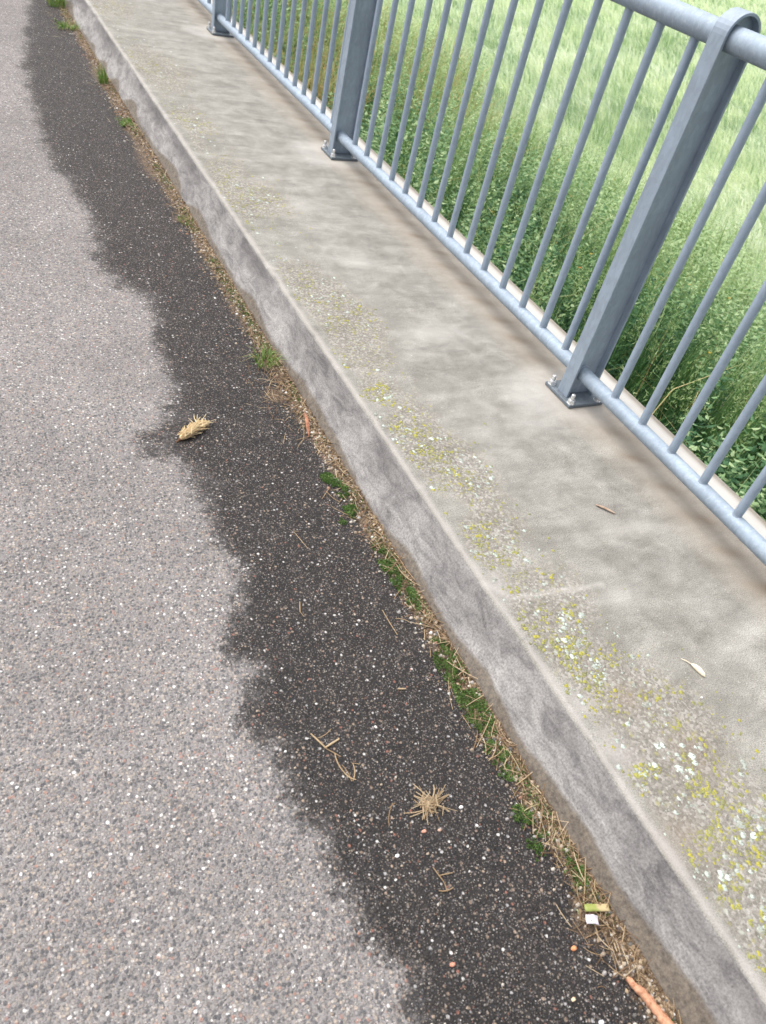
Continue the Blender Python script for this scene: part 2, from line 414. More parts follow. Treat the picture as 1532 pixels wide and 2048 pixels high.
# ------------------------------------------------------------------ raised concrete pavement
W_OUT = 0.945
LICH = [(0.105, 3.888, .20), (0.079, 2.341, .14), (0.153, 2.254, .12), (0.113, 1.514, .10), (0.153, 1.353, .11), (0.084, 0.973, .07), (0.091, 0.761, .09),
        (0.128, 0.627, .10), (0.089, 0.353, .08), (0.129, 0.15, .10), (0.085, 0.02, .08), (0.111, -0.04, .09), (0.19, -0.20, .12), (0.15, -0.303, .10),
        (0.084, -0.259, .06), (0.123, -0.49, .10), (0.07, -0.545, .07), (0.2, -0.42, .10), (0.10, 3.1, .10), (0.12, 5.1, .2), (0.1, 6.4, .2)]
def lichen_field(X, Y):
    s = np.zeros(X.shape)
    for cx, cy, r in LICH:
        s = np.maximum(s, np.exp(-(((X - cx) / r) ** 2 + ((Y - cy) / (r * 1.25)) ** 2)))
    strip = smooth(0.012, 0.05, X) * smooth(0.30, 0.12, X)
    return np.clip(s * smooth(0.0, 0.035, X) + 0.62 * strip * smooth(0.34, 0.62, fbm(X * 7, Y * 7, 3)), 0, 1)
BAL_P = 0.1277
def bal_y(bay, i):
    return 2.6192 - bay * 1.9186 - BAL_P * i       # bay 0 lies between the second and third post in view
SPOT_Y = [bal_y(b, i) for b in range(-3, 3) for i in range(14)]
def top_attrs(X, Y):
    st = np.zeros(X.shape)
    rs = np.random.default_rng(3)
    for y in SPOT_Y:
        s = rs.uniform(0.7, 1.1); dx = rs.normal(0.005, 0.008); r = rs.uniform(0.018, 0.027)
        st = np.maximum(st, s * np.exp(-(((X - 0.716 - dx) / (r * 1.9)) ** 2 + ((Y - y + 0.03 + 0.5 * (X - 0.72)) / (r * 1.15)) ** 2)))
    n = fbm(X * 4, Y * 4, 4)
    beige = smooth(0.57, 0.72, X + 0.10 * (n - 0.5)) * smooth(0.83, 0.80, X)
    for yc in [0.86 + 1.9186 * k for k in range(-2, 5)]:
        dpl = np.maximum(np.abs(X - 0.716) - 0.068, np.abs(Y - yc) - 0.066)
        st = np.maximum(st, 0.75 * smooth(0.018, 0.0, dpl))
    for cx, cy, rx, ry in ((0.045, -0.40, .05, .05), (0.19, -0.27, .05, .06), (0.14, -0.12, .05, .04)):
        st = np.maximum(st, 0.55 * np.exp(-(((X - cx) / rx) ** 2 + ((Y - cy) / ry) ** 2)))
    beige = np.maximum(beige * 0.9, smooth(0.900, 0.910, X) * 0.9)
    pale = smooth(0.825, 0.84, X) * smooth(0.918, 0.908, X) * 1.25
    # paler cement halos round the base plates and some pale dried patches
    for yc in [0.86 + 1.9186 * k for k in range(-2, 5)]:
        r = np.hypot((X - 0.66) / 1.2, Y - yc)
        pale = np.maximum(pale, 0.36 * smooth(0.20, 0.10, r + 0.08 * (n - 0.5)))
    for cx, cy, rx, ry in ((0.312, 0.117, .06, .035), (0.50, 0.30, .10, .03), (0.42, 1.25, .12, .06), (0.35, 1.75, .08, .05), (0.52, 0.75, .10, .05), (0.3, 2.2, .1, .05)):
        pale = np.maximum(pale, 0.26 * np.exp(-(((X - cx) / rx) ** 2 + ((Y - cy) / ry) ** 2)))
    # hairline lighter seams running in from the arris
    for (x0, y0, x1, y1) in ((0.0, 0.235, 0.045, 0.178), (0.045, 0.178, 0.155, 0.167), (0.155, 0.167, 0.29, 0.157), (0.0, 1.72, 0.03, 1.69)):
        dx, dy = x1 - x0, y1 - y0; L = dx * dx + dy * dy
        t = np.clip(((X - x0) * dx + (Y - y0) * dy) / L, 0, 1)
        d = np.hypot(X - x0 - t * dx, Y - y0 - t * dy)
        pale = np.maximum(pale, 0.30 * smooth(0.012, 0.002, d + 0.006 * (n - 0.4)))
    wear = smooth(0.020, 0.003, X + 0.016 * (fbm(X * 25, Y * 25, 3) - 0.5)) * 0.85
    for cx, cy, r in ((0.035, -0.215, .035), (0.03, 0.215, .03), (0.03, -0.10, .02)):
        wear = np.maximum(wear, 0.9 * np.exp(-(((X - cx) / r) ** 2 + ((Y - cy) / (r * 1.4)) ** 2)))
    return {'lichen': lichen_field(X, Y), 'stain': np.clip(st, 0, 1) * 0.85, 'beige': np.clip(beige, 0, 1), 'pale': np.clip(pale, 0, 1), 'wear': wear}
def pavement():
    ys = np.concatenate([np.linspace(-12, -1.2, 14), np.arange(-1.1, 2.2, 0.009), np.arange(2.2, 8.0, 0.025), np.linspace(8.1, 60, 60)])
    # profile: t<0 kerb face, rounded arris, top, outer face
    prof = [(-KB - 0.012, ROADZ - 0.03, 0)]
    for t in np.linspace(0, 0.90, 20): prof.append((-KB + KB * t, ROADZ - 0.004 + (-ROADZ) * t + 0.0, 0))
    prof.append((-0.0045, -0.0085, 1)); prof.append((-0.001, -0.0035, 1))
    prof.append((0.004, -0.0008, 1))
    for x in np.concatenate([np.arange(0.010, 0.30, 0.009), np.arange(0.30, W_OUT - 0.012, 0.0125)]): prof.append((x, 0.0, 2))
    prof += [(W_OUT - 0.010, 0.0, 2), (W_OUT - 0.003, -0.003, 2), (W_OUT, -0.010, 2), (W_OUT, -0.35, 2), (W_OUT - 0.02, -0.36, 2), (W_OUT - 0.02, -3.0, 2)]
    P = np.array([(a, b) for a, b, c in prof]); kind = [c for _, _, c in prof]
    nx, ny = len(P), len(ys)
    X = np.repeat(P[:, 0:1], ny, 1); Z = np.repeat(P[:, 1:2], ny, 1); Y = np.repeat(ys[None, :], nx, 0)
    kk = np.array(kind)[:, None]
    # the arris wanders by a millimetre or two and is chipped here and there
    wob = 0.0022 * (fbm(Y * 3, Y * 0 + 7, 3) - 0.5) * 2 + 0.0016 * (fbm(Y * 30, Y * 0 + 2, 2) - 0.5)
    chip = 0.004 * smooth(0.72, 0.86, fbm(Y * 14, Y * 0 + 21, 2))
    near = np.exp(-(P[:, 0:1] / 0.02) ** 2)
    X = X + (wob + chip) * near
    Z = Z - chip * 0.7 * near + np.where(kk == 2, 0.0012 * (fbm(X * 5, Y * 5, 3) - 0.5), 0)
    Xf = np.where(kk == 0, X + 0.003 * (fbm(Y * 4, Z * 14, 3) - 0.5), X)
    V = np.stack([Xf, Y, Z], -1).reshape(-1, 3)
    i = np.arange(nx - 1)[:, None] * ny + np.arange(ny - 1)[None, :]
    Q = np.stack([i, i + ny, i + ny + 1, i + 1], -1)
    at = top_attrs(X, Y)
    T = np.clip((Z - ROADZ) / -ROADZ, 0, 1)                 # 0 foot .. 1 arris on the face
    edge = 0.17 + 0.13 * np.sin(Y * 13.5 + 2.2 * np.sin(Y * 3.1)) * fbm(Y * 1.9, Y * 0 + 4, 2) * 1.5 + 0.26 * (fbm(Y * 4.5, Y * 0 + 12, 4) - 0.45)
    edge = edge + 0.12 * np.exp(-((Y + 0.45) / 0.35) ** 2)
    dirt = np.clip(0.5 + (edge - T) / 0.16, 0, 1)
    isf = (kk < 2)
    at['dirt'] = np.where(isf, dirt, 0)
    at['wear'] = np.where(isf, np.clip(smooth(0.945, 0.985, T + 0.03 * (fbm(Y * 30, Y * 0, 2) - 0.5)), 0, 1), at['wear'])
    at['dark'] = np.where(isf, smooth(0.42, 0.8, T) * smooth(0.97, 0.90, T) * (0.35 + 0.65 * smooth(0.36, 0.62, fbm(Y * 3.3, T * 1.2 + 30, 4))), 0)
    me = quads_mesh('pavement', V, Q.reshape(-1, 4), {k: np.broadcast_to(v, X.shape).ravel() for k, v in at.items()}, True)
    mi = np.zeros((nx - 1, ny - 1), dtype=np.int32)
    mi[np.array(kind[:-1]) < 1, :] = 1
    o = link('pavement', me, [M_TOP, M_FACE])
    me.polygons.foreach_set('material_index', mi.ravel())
    return tag(o, 'raised concrete walkway with a slanting kerb face beside the asphalt road', None, None, 'structure')
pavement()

# ------------------------------------------------------------------ lichen (real crusts a millimetre thick)
def crusts(n, colpick, rlo, rhi, seed, zz=0.0006):
    r = np.random.default_rng(seed)
    V = []; Q = []; T = []
    k = 0; K = 9
    w = np.array([c[2] for c in LICH]); w = w / w.sum()
    near = np.array([1.25 if c[1] < 1.0 else 1.0 for c in LICH]); w = w * near; w /= w.sum()
    ang = np.arange(K) * 2 * np.pi / K
    while k < n:
        c = LICH[r.choice(len(LICH), p=w)]
        x = c[0] + r.normal() * c[2] * 0.52; y = c[1] + r.normal() * c[2] * 0.75
        if r.random() < 0.30: x = 0.02 + abs(r.normal(0, 0.11)); y = -0.8 + 6.0 * r.random() ** 1.3
        if x < 0.012 or x > 0.5: continue
        if fbm(np.array([x * 30 + seed]), np.array([y * 30]), 2)[0] < 0.52: continue
        R0 = rlo + (rhi - rlo) * r.random() ** 3.0
        rr = R0 * (0.62 + 0.55 * r.random(K))
        el = r.uniform(0.75, 1.2)
        b = len(V)
        for q in range(K): V.append((x + rr[q] * np.cos(ang[q]) * el, y + rr[q] * np.sin(ang[q]), 0.0003))
        for q in range(K): V.append((x + .72 * rr[q] * np.cos(ang[q]) * el, y + .72 * rr[q] * np.sin(ang[q]), zz + R0 * 0.09))
        V.append((x, y, zz + R0 * 0.07))
        t = r.random()
        T += [t] * (2 * K + 1)
        for q in range(K):
            q2 = (q + 1) % K
            Q.append((b + q, b + q2, b + K + q2, b + K + q))
        for q in range(0, K - 1, 2): Q.append((b + K + q, b + K + q + 1, b + K + (q + 2) % K, b + 2 * K))
        Q.append((b + K + K - 1, b + K, b + 2 * K, b + 2 * K)) if K % 2 else None
        k += 1
    Q = [q for q in Q if len(set(q)) == 4]
    return quads_mesh('lichen', np.array(V), np.array(Q), {'tint': np.array(T)}, True)
def mat_lichen(name, stops):
    m = Mat(name); co = m.coord()
    base = m.mix(1.0, m.ramp(m.attr('tint'), stops), m.ramp(m.noise(co, 420, 3, 0.7), [(0.35, 0.72), (0.65, 1.15)]), 'MULTIPLY')
    return m.done(m.princ(base, 0.95, 0, m.bump(m.noise(co, 500, 2), 0.4, 0.001), 0.1))
lw = link('lichen', crusts(1500, 0, 0.0014, 0.0075, 5), mat_lichen('pale_lichen', [(0, (0.26, 0.27, 0.235)), (0.5, (0.36, 0.40, 0.36)), (1, (0.52, 0.60, 0.54))]))
tag(lw, 'pale mint crusts of lichen speckling the concrete near the kerb edge', 'lichen', None, 'stuff')
ly = link('lichen', crusts(5200, 1, 0.0013, 0.0055, 9), mat_lichen('yellow_lichen', [(0, (0.20, 0.20, 0.11)), (0.5, (0.27, 0.27, 0.095)), (1, (0.36, 0.33, 0.06))]))
tag(ly, 'mustard yellow lichen growing in patches on the concrete near the kerb edge', 'lichen', None, 'stuff')

# ------------------------------------------------------------------ railing
XR = 0.704
Z_LOW, R_LOW = 0.088, 0.022
Z_TOP, R_TOP = 0.993, 0.028
rail = empty('bridge_railing', (XR, 0.86, 0))
tag(rail, 'blue grey galvanised steel railing with round balusters along the outer edge of the concrete walkway', 'railing')
YA, YB = -4.98, 8.62
def tube_y(name, z, r, mat):
    b = MB()
    b.tube([(0, y - 0.86, z) for y in np.linspace(YA, YB, 30)], r, 28)
    return b.build(name, mat, rail, None, True)
tube_y('handrail', Z_TOP, R_TOP, M_RAIL)
tube_y('bottom_rail', Z_LOW, R_LOW, M_RAIL)

def post_meshes():
    """I-shaped post: a web with a flange strip running up the front, over the handrail and down the back"""
    xf, xb = -0.040, 0.066           # relative to rail axis
    xc = (xf + xb) / 2; rad = (xb - xf) / 2; hw = 0.024; t = 0.007
    zt = Z_TOP + 0.004
    path = [(xf, 0.012)] + [(xf, z) for z in np.linspace(0.2, zt, 5)]
    for a in np.linspace(math.pi, 0, 17)[1:-1]: path.append((xc + rad * math.cos(a), zt + rad * math.sin(a)))
    path += [(xb, z) for z in np.linspace(zt, 0.2, 5)] + [(xb, 0.012)]
    fl = MB(); V = []; F = []
    n = len(path)
    for i, (x, z) in enumerate(path):
        a = path[max(i - 1, 0)]; b = path[min(i + 1, n - 1)]
        tx, tz = b[0] - a[0], b[1] - a[1]; L = math.hypot(tx, tz); nx, nz = tz / L, -tx / L   # inward normal
        if i == 0 or i == n - 1: nx, nz = (1, 0) if i == 0 else (-1, 0)
        for (dy, d) in ((-hw, 0), (hw, 0), (hw, t), (-hw, t)): V.append((x + nx * d, dy, z + nz * d))
    for i in range(n - 1):
        for k in range(4):
            k2 = (k + 1) % 4
            F.append((4 * i + k, 4 * i + k2, 4 * i + 4 + k2, 4 * i + 4 + k))
    F.append((3, 2, 1, 0)); F.append((4 * n - 4, 4 * n - 3, 4 * n - 2, 4 * n - 1))
    fl.add(V, F)
    web = []
    wp = [(xf + t - 0.001, 0.012)] + [(xf + t - 0.001, zt)] + [(xc + (rad - t + 0.001) * math.cos(a), zt + (rad - t + 0.001) * math.sin(a)) for a in np.linspace(math.pi, 0, 13)[1:-1]] + [(xb - t + 0.001, zt), (xb - t + 0.001, 0.012)]
    m = len(wp)
    V = [(x, -0.004, z) for x, z in wp] + [(x, 0.004, z) for x, z in wp]
    F = [tuple(range(m)), tuple(range(2 * m - 1, m - 1, -1))] + [(i, (i + 1) % m + 0, (i + 1) % m + m, i + m)[::-1] for i in range(m)]
    wb = MB(); wb.add(V, F)
    return fl, wb
def make_post(y):
    fl, wb = post_meshes()
    # flange, web and weld collars make one welded steel post
    both = MB(); both.add(fl.v, fl.f); both.add(wb.v, wb.f)
    for (z, r) in ((Z_LOW, R_LOW),):
        both.tube([(0, -0.009, z), (0, 0.009, z)], r + 0.004, 20)
    p = both.build('post', M_POST, rail, (0, y - 0.86, 0), False, 0.0012)
    bp = MB(); bp.box((-0.056, -0.064, 0.001), (0.080, 0.068, 0.012))
    bp.build('base_plate', mat_galv('shaded_plate', (0.13, 0.155, 0.18), 0.6, 0.1, 0.2), p, None, False, 0.002)  # plate tint darkened to carry the shade at the post foot
    proto = None
    for (bx, by) in ((-0.044, 0.052), (-0.044, -0.052), (0.062, 0.052), (0.062, -0.052)):
        if proto is None:
            b = MB()
            b.tube([(0, 0, 0.0), (0, 0, 0.002)], 0.0125, 16)
            b.tube([(0, 0, 0.002), (0, 0, 0.013)], 0.0115, 6)
            b.tube([(0, 0, 0.011), (0, 0, 0.030), (0, 0, 0.032)], [0.0062, 0.0062, 0.0045], 12)
            proto = b.build('bolt', M_BOLT, p, (bx, by, 0.012), False, 0.0006)
        else:
            c = proto.copy(); col.objects.link(c); c.parent = p; c.location = (bx, by, 0.012)
    return p
def copy_post(src, y):
    c = src.copy(); col.objects.link(c); c.parent = rail; c.location = (0, y - 0.86, 0)
    for ch in list(src.children):
        d = ch.copy(); col.objects.link(d); d.parent = c
p0 = make_post(0.86)
for k in (-3, -2, -1, 1, 2, 3, 4):
    if k == 4: continue
    copy_post(p0, 0.86 + 1.9186 * k)
bal = None
for bay in range(-3, 4):
    for i in range(14):
        y = bal_y(bay, i)
        if y < YA + 0.05 or y > YB - 0.05: continue
        if bal is None:
            b = MB(); b.tube([(0, 0, Z_LOW + R_LOW * 0.7), (0, 0, 0.5), (0, 0, Z_TOP - R_TOP * 0.7)], 0.0120, 18, False)
            # small weld bead at each end
            b.tube([(0, 0, Z_LOW + R_LOW - 0.005), (0, 0, Z_LOW + R_LOW + 0.001), (0, 0, Z_LOW + R_LOW + 0.004)], [0.0130, 0.0122, 0.0099], 16, False)
            b.tube([(0, 0, Z_TOP - R_TOP - 0.004), (0, 0, Z_TOP - R_TOP - 0.001), (0, 0, Z_TOP - R_TOP + 0.005)], [0.0099, 0.0120, 0.0128], 16, False)
            bal = b.build('baluster', M_BAL, rail, (0, y - 0.86, 0), True)
        else:
            c = bal.copy(); col.objects.link(c); c.parent = rail; c.location = (0, y - 0.86, 0)

# ------------------------------------------------------------------ land beyond the bridge
EDGE_X = 6.2
def edge_x(Y):
    return EDGE_X + 0.9 * (fbm(Y * 0.35, Y * 0 + 2, 3) - 0.5) * 2 - 0.25 * smooth(4.0, 8.0, Y) + 0.6 * smooth(2, -4, Y)
def land_z(X, Y):
    z = -1.10 - 0.80 * smooth(1.0, 6.0, X) - 0.05 * smooth(6, 60, X)
    z = z - 0.9 * smooth(0.0, -4.0, X)
    return z + 0.12 * (fbm(X * 0.7, Y * 0.7, 3) - 0.5)
xg = np.concatenate([np.linspace(-400, -20, 10), np.linspace(-12, 0.5, 8), np.arange(1, 14, 0.4), np.linspace(15, 60, 24), np.linspace(75, 600, 14)])
yg = np.concatenate([np.linspace(-400, -20, 10), np.arange(-10, 24, 0.5), np.linspace(26, 80, 24), np.linspace(95, 700, 14)])
def mat_ground():
    m = Mat('field_ground'); co = m.coord()
    a = m.noise(co, 1.3, 6, 0.7); b = m.noise(co, 22, 4, 0.7)
    g = m.mix(a, (0.50, 0.57, 0.42), (0.68, 0.74, 0.58))
    g = m.mix(m.math('MULTIPLY', b, 0.4), g, (0.38, 0.46, 0.28))
    bk = m.mix(b, (0.020, 0.034, 0.010), (0.055, 0.08, 0.022))
    return m.done(m.princ(m.mix(m.attr('fld'), bk, g), 0.95, 0, m.bump(b, 0.6, 0.05), 0.1))
land = link('ground', grid(xg, yg, land_z, lambda X, Y: {'fld': smooth(-0.3, 0.5, X - edge_x(Y))}, 'ground', True), mat_ground())
tag(land, 'green field and grassy bank falling away beyond the railing', None, None, 'structure')

CX, CY = -0.94, -0.62
def blades(P, yaw, H, lean, leandir, W, tint, name, mat, curl=0.35):
    n = len(P)
    side = np.stack([np.cos(yaw), np.sin(yaw), np.zeros(n)], -1)
    ld = np.stack([np.cos(leandir), np.sin(leandir), np.zeros(n)], -1)
    up = np.array([0, 0, 1.0])
    mid = P + up * (H * 0.58 * (1 - 0.15 * lean))[:, None] + ld * (H * lean * 0.30)[:, None]
    tip = P + up * (H * (1 - 0.45 * lean * (1 + curl)))[:, None] + ld * (H * lean * 0.95)[:, None]
    V = np.empty((n, 6, 3))
    V[:, 0] = P - side * (W * .5)[:, None]; V[:, 1] = P + side * (W * .5)[:, None]
    V[:, 2] = mid - side * (W * .42)[:, None]; V[:, 3] = mid + side * (W * .42)[:, None]
    V[:, 4] = tip - side * (W * .06)[:, None]; V[:, 5] = tip + side * (W * .06)[:, None]
    b = (np.arange(n) * 6)[:, None]
    Q = np.stack([b + [0, 1, 3, 2], b + [2, 3, 5, 4]], 1).reshape(-1, 4)
    me = quads_mesh(name, V.reshape(-1, 3), Q, {'tint': np.repeat(tint, 6)})
    return link(name, me, mat)

# the crop: soft pale blades, laid over in waves
n = 330000
d = 4.5 * (75 / 4.5) ** rng.random(n); az = np.radians(rng.uniform(4, 92, n))
X = CX + d * np.sin(az); Y = CY + d * np.cos(az)
ok = X > edge_x(Y) + rng.normal(0, 0.18, n)
X, Y, d = X[ok], Y[ok], d[ok]; n = len(X)
big = fbm(X * 0.55, Y * 0.55 + 30, 4); fine = fbm(X * 2.6, Y * 2.6, 3)
flow = 2.2 + 2.6 * (fbm(X * 0.9 + 9, Y * 0.9, 3) - 0.5)
lean = np.clip(0.42 + 0.35 * (big - 0.4) + 0.9 * (fine - 0.5) + rng.normal(0, 0.14, n), 0.05, 1.1)
H = 0.44 * (0.5 + 1.0 * fine) * rng.uniform(0.7, 1.15, n)
W = np.maximum(0.0070, d * 0.0013) * rng.uniform(0.7, 1.3, n)
patch = smooth(0.56, 0.72, fbm(X * 1.1 + 33, Y * 1.1, 3))
tint = np.clip(0.56 + 0.45 * (big - 0.5) + 1.0 * (fbm(X * 5.0, Y * 5.0, 3) - 0.5) + 0.5 * (fine - 0.5) - 0.30 * patch + rng.normal(0, 0.20, n) + 0.12 * smooth(14, 34, d), 0, 1)
M_CROP = mat_leaf('crop_leaf', [(0, (0.22, 0.34, 0.20)), (0.3, (0.43, 0.54, 0.38)), (0.6, (0.63, 0.70, 0.55)), (0.85, (0.76, 0.80, 0.67)), (1, (0.84, 0.86, 0.75))], 0.45, 0.6, 0.3)
crop = blades(np.stack([X, Y, land_z(X, Y) - 0.01], -1), rng.uniform(0, np.pi, n), H, lean, flow + rng.normal(0, 0.5, n), W, tint, 'crop', M_CROP)
tag(crop, 'pale green cereal crop laid over in soft waves across the field', 'crop', None, 'stuff')

# the bank: three kinds of growth, each one uncountable mass
def bank_points(n, dens, ylo=-2.5, yhi=17.0):
    X = rng.uniform(1.05, 7.6, n * 3); Y = ylo + (yhi - ylo) * rng.random(n * 3) ** 1.25
    k = (X < edge_x(Y) + rng.normal(0, 0.22, n * 3)) & (rng.random(n * 3) < dens(X, Y))
    X, Y = X[k][:n], Y[k][:n]
    return X, Y
lush = lambda X, Y: smooth(0.36, 0.56, fbm(X * 0.9 + 4, Y * 0.9, 3))
dryf = lambda X, Y: smooth(4.5, 6.2, Y - 0.6 * (X - 2)) * smooth(0.33, 0.52, fbm(X * 0.8 + 44, Y * 0.6, 3))

CLX = rng.uniform(0.9, 7.4, 230); CLY = rng.uniform(-3, 18, 230); CLR = rng.uniform(0.35, 0.85, 230)
def clump(X, Y):
    h = np.zeros(X.shape)
    for cx, cy, r in zip(CLX, CLY, CLR):
        h = np.maximum(h, 1 - ((X - cx) ** 2 + (Y - cy) ** 2) / r ** 2)
    return np.sqrt(np.clip(h, 0, 1))
M_BANK = mat_leaf('bank_grass', [(0, (0.018, 0.055, 0.020)), (0.3, (0.055, 0.140, 0.048)), (0.6, (0.14, 0.27, 0.10)), (0.85, (0.31, 0.45, 0.20)), (1, (0.54, 0.62, 0.38))], 0.42, 0.6, 0.2)
X, Y = bank_points(62000, lambda X, Y: 0.35 + 0.65 * (1 - lush(X, Y)))
n = len(X); cl = fbm(X * 2.3, Y * 2.3, 3); cp = clump(X, Y); dd = np.hypot(X - CX, Y - CY)
ld = 0.6 + 6.0 * (fbm(X * 0.8 + 70, Y * 0.8, 2) - 0.5)
g = blades(np.stack([X, Y, land_z(X, Y)], -1), rng.uniform(0, np.pi, n), (0.24 + 0.26 * cl + 0.52 * cp) * rng.uniform(0.6, 1.2, n), np.clip(rng.normal(0.5, 0.25, n), 0.05, 1.2),
           ld + rng.normal(0, 0.8, n), np.maximum(0.0055, dd * 0.0013) * rng.uniform(0.6, 1.3, n), np.clip(0.30 + 0.36 * smooth(2.2, 6.0, X) + 1.1 * (cl - 0.5) + 0.45 * (cp - 0.5) + rng.normal(0, 0.2, n), 0, 1), 'bank_grass', M_BANK)  # tint darker between clumps and near the bridge, shade put into the colour
tag(g, 'long green grass arching over the bank just beyond the railing', 'grass', None, 'stuff')

# dry stalks
X, Y = bank_points(9500, lambda X, Y: 0.03 + 0.97 * dryf(X, Y))
n = len(X)
M_DRY = mat_leaf('dry_stalk', [(0, (0.30, 0.22, 0.10)), (0.4, (0.50, 0.40, 0.18)), (0.7, (0.62, 0.54, 0.28)), (1, (0.62, 0.42, 0.20))], 0.25, 0.7, 0.2)
g = blades(np.stack([X, Y, land_z(X, Y)], -1), rng.uniform(0, np.pi, n), rng.uniform(0.55, 1.05, n), np.clip(rng.normal(0.4, 0.25, n), 0.0, 1.1), rng.uniform(0, 6.28, n),
           np.maximum(0.006, np.hypot(X - CX, Y - CY) * 0.0012) * rng.uniform(0.6, 1.2, n), rng.random(n), 'dry_grass', M_DRY)
tag(g, 'straw coloured dry grass stalks standing among the green on the bank', 'dry grass', None, 'stuff')

# broad leaved herbs (nettle like)
def leaves(C, A, pitch, L, Wd, tint, name, mat):
    n = len(C)
    d = np.stack([np.cos(A) * np.cos(pitch), np.sin(A) * np.cos(pitch), np.sin(pitch)], -1)
    s = np.stack([-np.sin(A), np.cos(A), np.zeros(n)], -1)
    u = np.cross(d, s)
    V = np.empty((n, 6, 3)); L_ = L[:, None]; W_ = Wd[:, None]
    V[:, 0] = C; V[:, 1] = C + d * L_ * .28 + s * W_ * .5 - u * W_ * .14; V[:, 2] = C + d * L_ * .66 + s * W_ * .36 - u * W_ * .12
    V[:, 3] = C + d * L_ * 1.0 + u * L_ * .12
    V[:, 4] = C + d * L_ * .66 - s * W_ * .36 - u * W_ * .12; V[:, 5] = C + d * L_ * .28 - s * W_ * .5 - u * W_ * .14
    b = (np.arange(n) * 6)[:, None]
    Q = np.stack([b + [0, 1, 2, 3], b + [0, 3, 4, 5]], 1).reshape(-1, 4)
    return link(name, quads_mesh(name, V.reshape(-1, 3), Q, {'tint': np.repeat(tint, 6)}), mat)
X, Y = bank_points(8200, lambda X, Y: (0.25 + 0.75 * lush(X, Y)) * (1 - 0.35 * dryf(X, Y)))
n = len(X); cp = clump(X, Y); Hh = (0.12 + 0.24 * fbm(X * 1.9 + 8, Y * 1.9, 3) + 0.66 * cp) * rng.uniform(0.8, 1.15, n)
k = 28
t = np.tile(np.linspace(0.25, 1.0, k), (n, 1)); lx = rng.normal(0, 0.16, (n, 1)); ly_ = rng.normal(0, 0.16, (n, 1))
Cc = np.stack([X[:, None] + lx * t ** 2 * Hh[:, None], Y[:, None] + ly_ * t ** 2 * Hh[:, None], land_z(X, Y)[:, None] + t * Hh[:, None]], -1).reshape(-1, 3)
A = (rng.uniform(0, 6.28, (n, 1)) + np.arange(k) * 2.4 + rng.normal(0, 0.3, (n, k))).ravel()
sz = ((1.15 - 0.62 * t) * rng.uniform(0.7, 1.25, (n, k))).ravel() * 0.064
tint = np.clip((rng.normal(0.34, 0.12, (n, 1)) + 0.34 * smooth(2.2, 6.0, X)[:, None] + 0.6 * (fbm(X * 1.9 + 8, Y * 1.9, 3)[:, None] - 0.45) + 0.62 * (cp[:, None] - 0.55) + 0.62 * (t - 0.6) + rng.normal(0, 0.13, (n, k))).ravel(), 0, 1)  # lighter tops, darker feet, gaps and bridge side: shade painted into the tint
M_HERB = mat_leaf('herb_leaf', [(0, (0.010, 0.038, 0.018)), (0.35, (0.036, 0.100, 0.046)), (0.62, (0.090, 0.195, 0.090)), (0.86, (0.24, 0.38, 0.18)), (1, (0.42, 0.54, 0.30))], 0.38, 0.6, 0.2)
g = leaves(Cc, A, (rng.normal(-0.15, 0.35, n * k) + 0.5 * (t.ravel() - 0.5)), sz, sz * 0.52, tint, 'nettles', M_HERB)
tag(g, 'dense dark green nettles and leafy weeds covering the near bank', 'weeds', None, 'stuff')

# pale feathery grass heads
X, Y = bank_points(2600, lambda X, Y: 0.35 + 0.75 * smooth(0.45, 0.6, fbm(X * 1.2 + 90, Y * 1.2, 2)), -2.0, 9.0)
n = len(X); k = 34
Hh = rng.uniform(0.62, 0.98, n); ldx = rng.normal(0.10, 0.16, n); ldy = rng.normal(0.10, 0.16, n)
t = rng.random((n, k)); zz = Hh[:, None] * (0.74 + 0.26 * t)
rr = 0.045 * (1.1 - t) * rng.random((n, k)); aa = rng.uniform(0, 6.28, (n, k))
P = np.stack([X[:, None] + ldx[:, None] * (zz / Hh[:, None]) ** 2 + rr * np.cos(aa), Y[:, None] + ldy[:, None] * (zz / Hh[:, None]) ** 2 + rr * np.sin(aa), land_z(X, Y)[:, None] + zz], -1).reshape(-1, 3)
M_PAN = mat_leaf('grass_head', [(0, (0.14, 0.24, 0.08)), (0.5, (0.26, 0.37, 0.15)), (1, (0.46, 0.52, 0.29))], 0.35, 0.7, 0.2)
q = n * k
g = leaves(P, aa.ravel() + rng.normal(0, .5, q), rng.uniform(0.1, 1.2, q), rng.uniform(0.014, 0.028, q), rng.uniform(0.0035, 0.006, q), np.clip(rng.normal(0.5, 0.22, q), 0, 1), 'grass_heads', M_PAN)
tag(g, 'pale feathery flowering grass heads nodding above the weeds', 'grass', None, 'stuff')

# a few yellow and orange flecks of flower
X, Y = bank_points(90, lambda X, Y: 1.0, -1, 9); n = len(X); kf = 5
P = np.stack([X, Y, land_z(X, Y) + rng.uniform(0.45, 0.8, n)], -1)
P = np.repeat(P, kf, 0); Af = np.tile(np.arange(kf) * 2 * np.pi / kf, n)
fl = leaves(P, Af, np.full(n * kf, 0.4), np.full(n * kf, 0.012), np.full(n * kf, 0.010), np.repeat(rng.random(n), kf), 'flowers',
            mat_leaf('petal', [(0, (0.65, 0.22, 0.04)), (1, (0.70, 0.52, 0.06))], 0.3))
tag(fl, 'tiny yellow and orange flowers dotted through the bank growth', 'flowers', None, 'stuff')

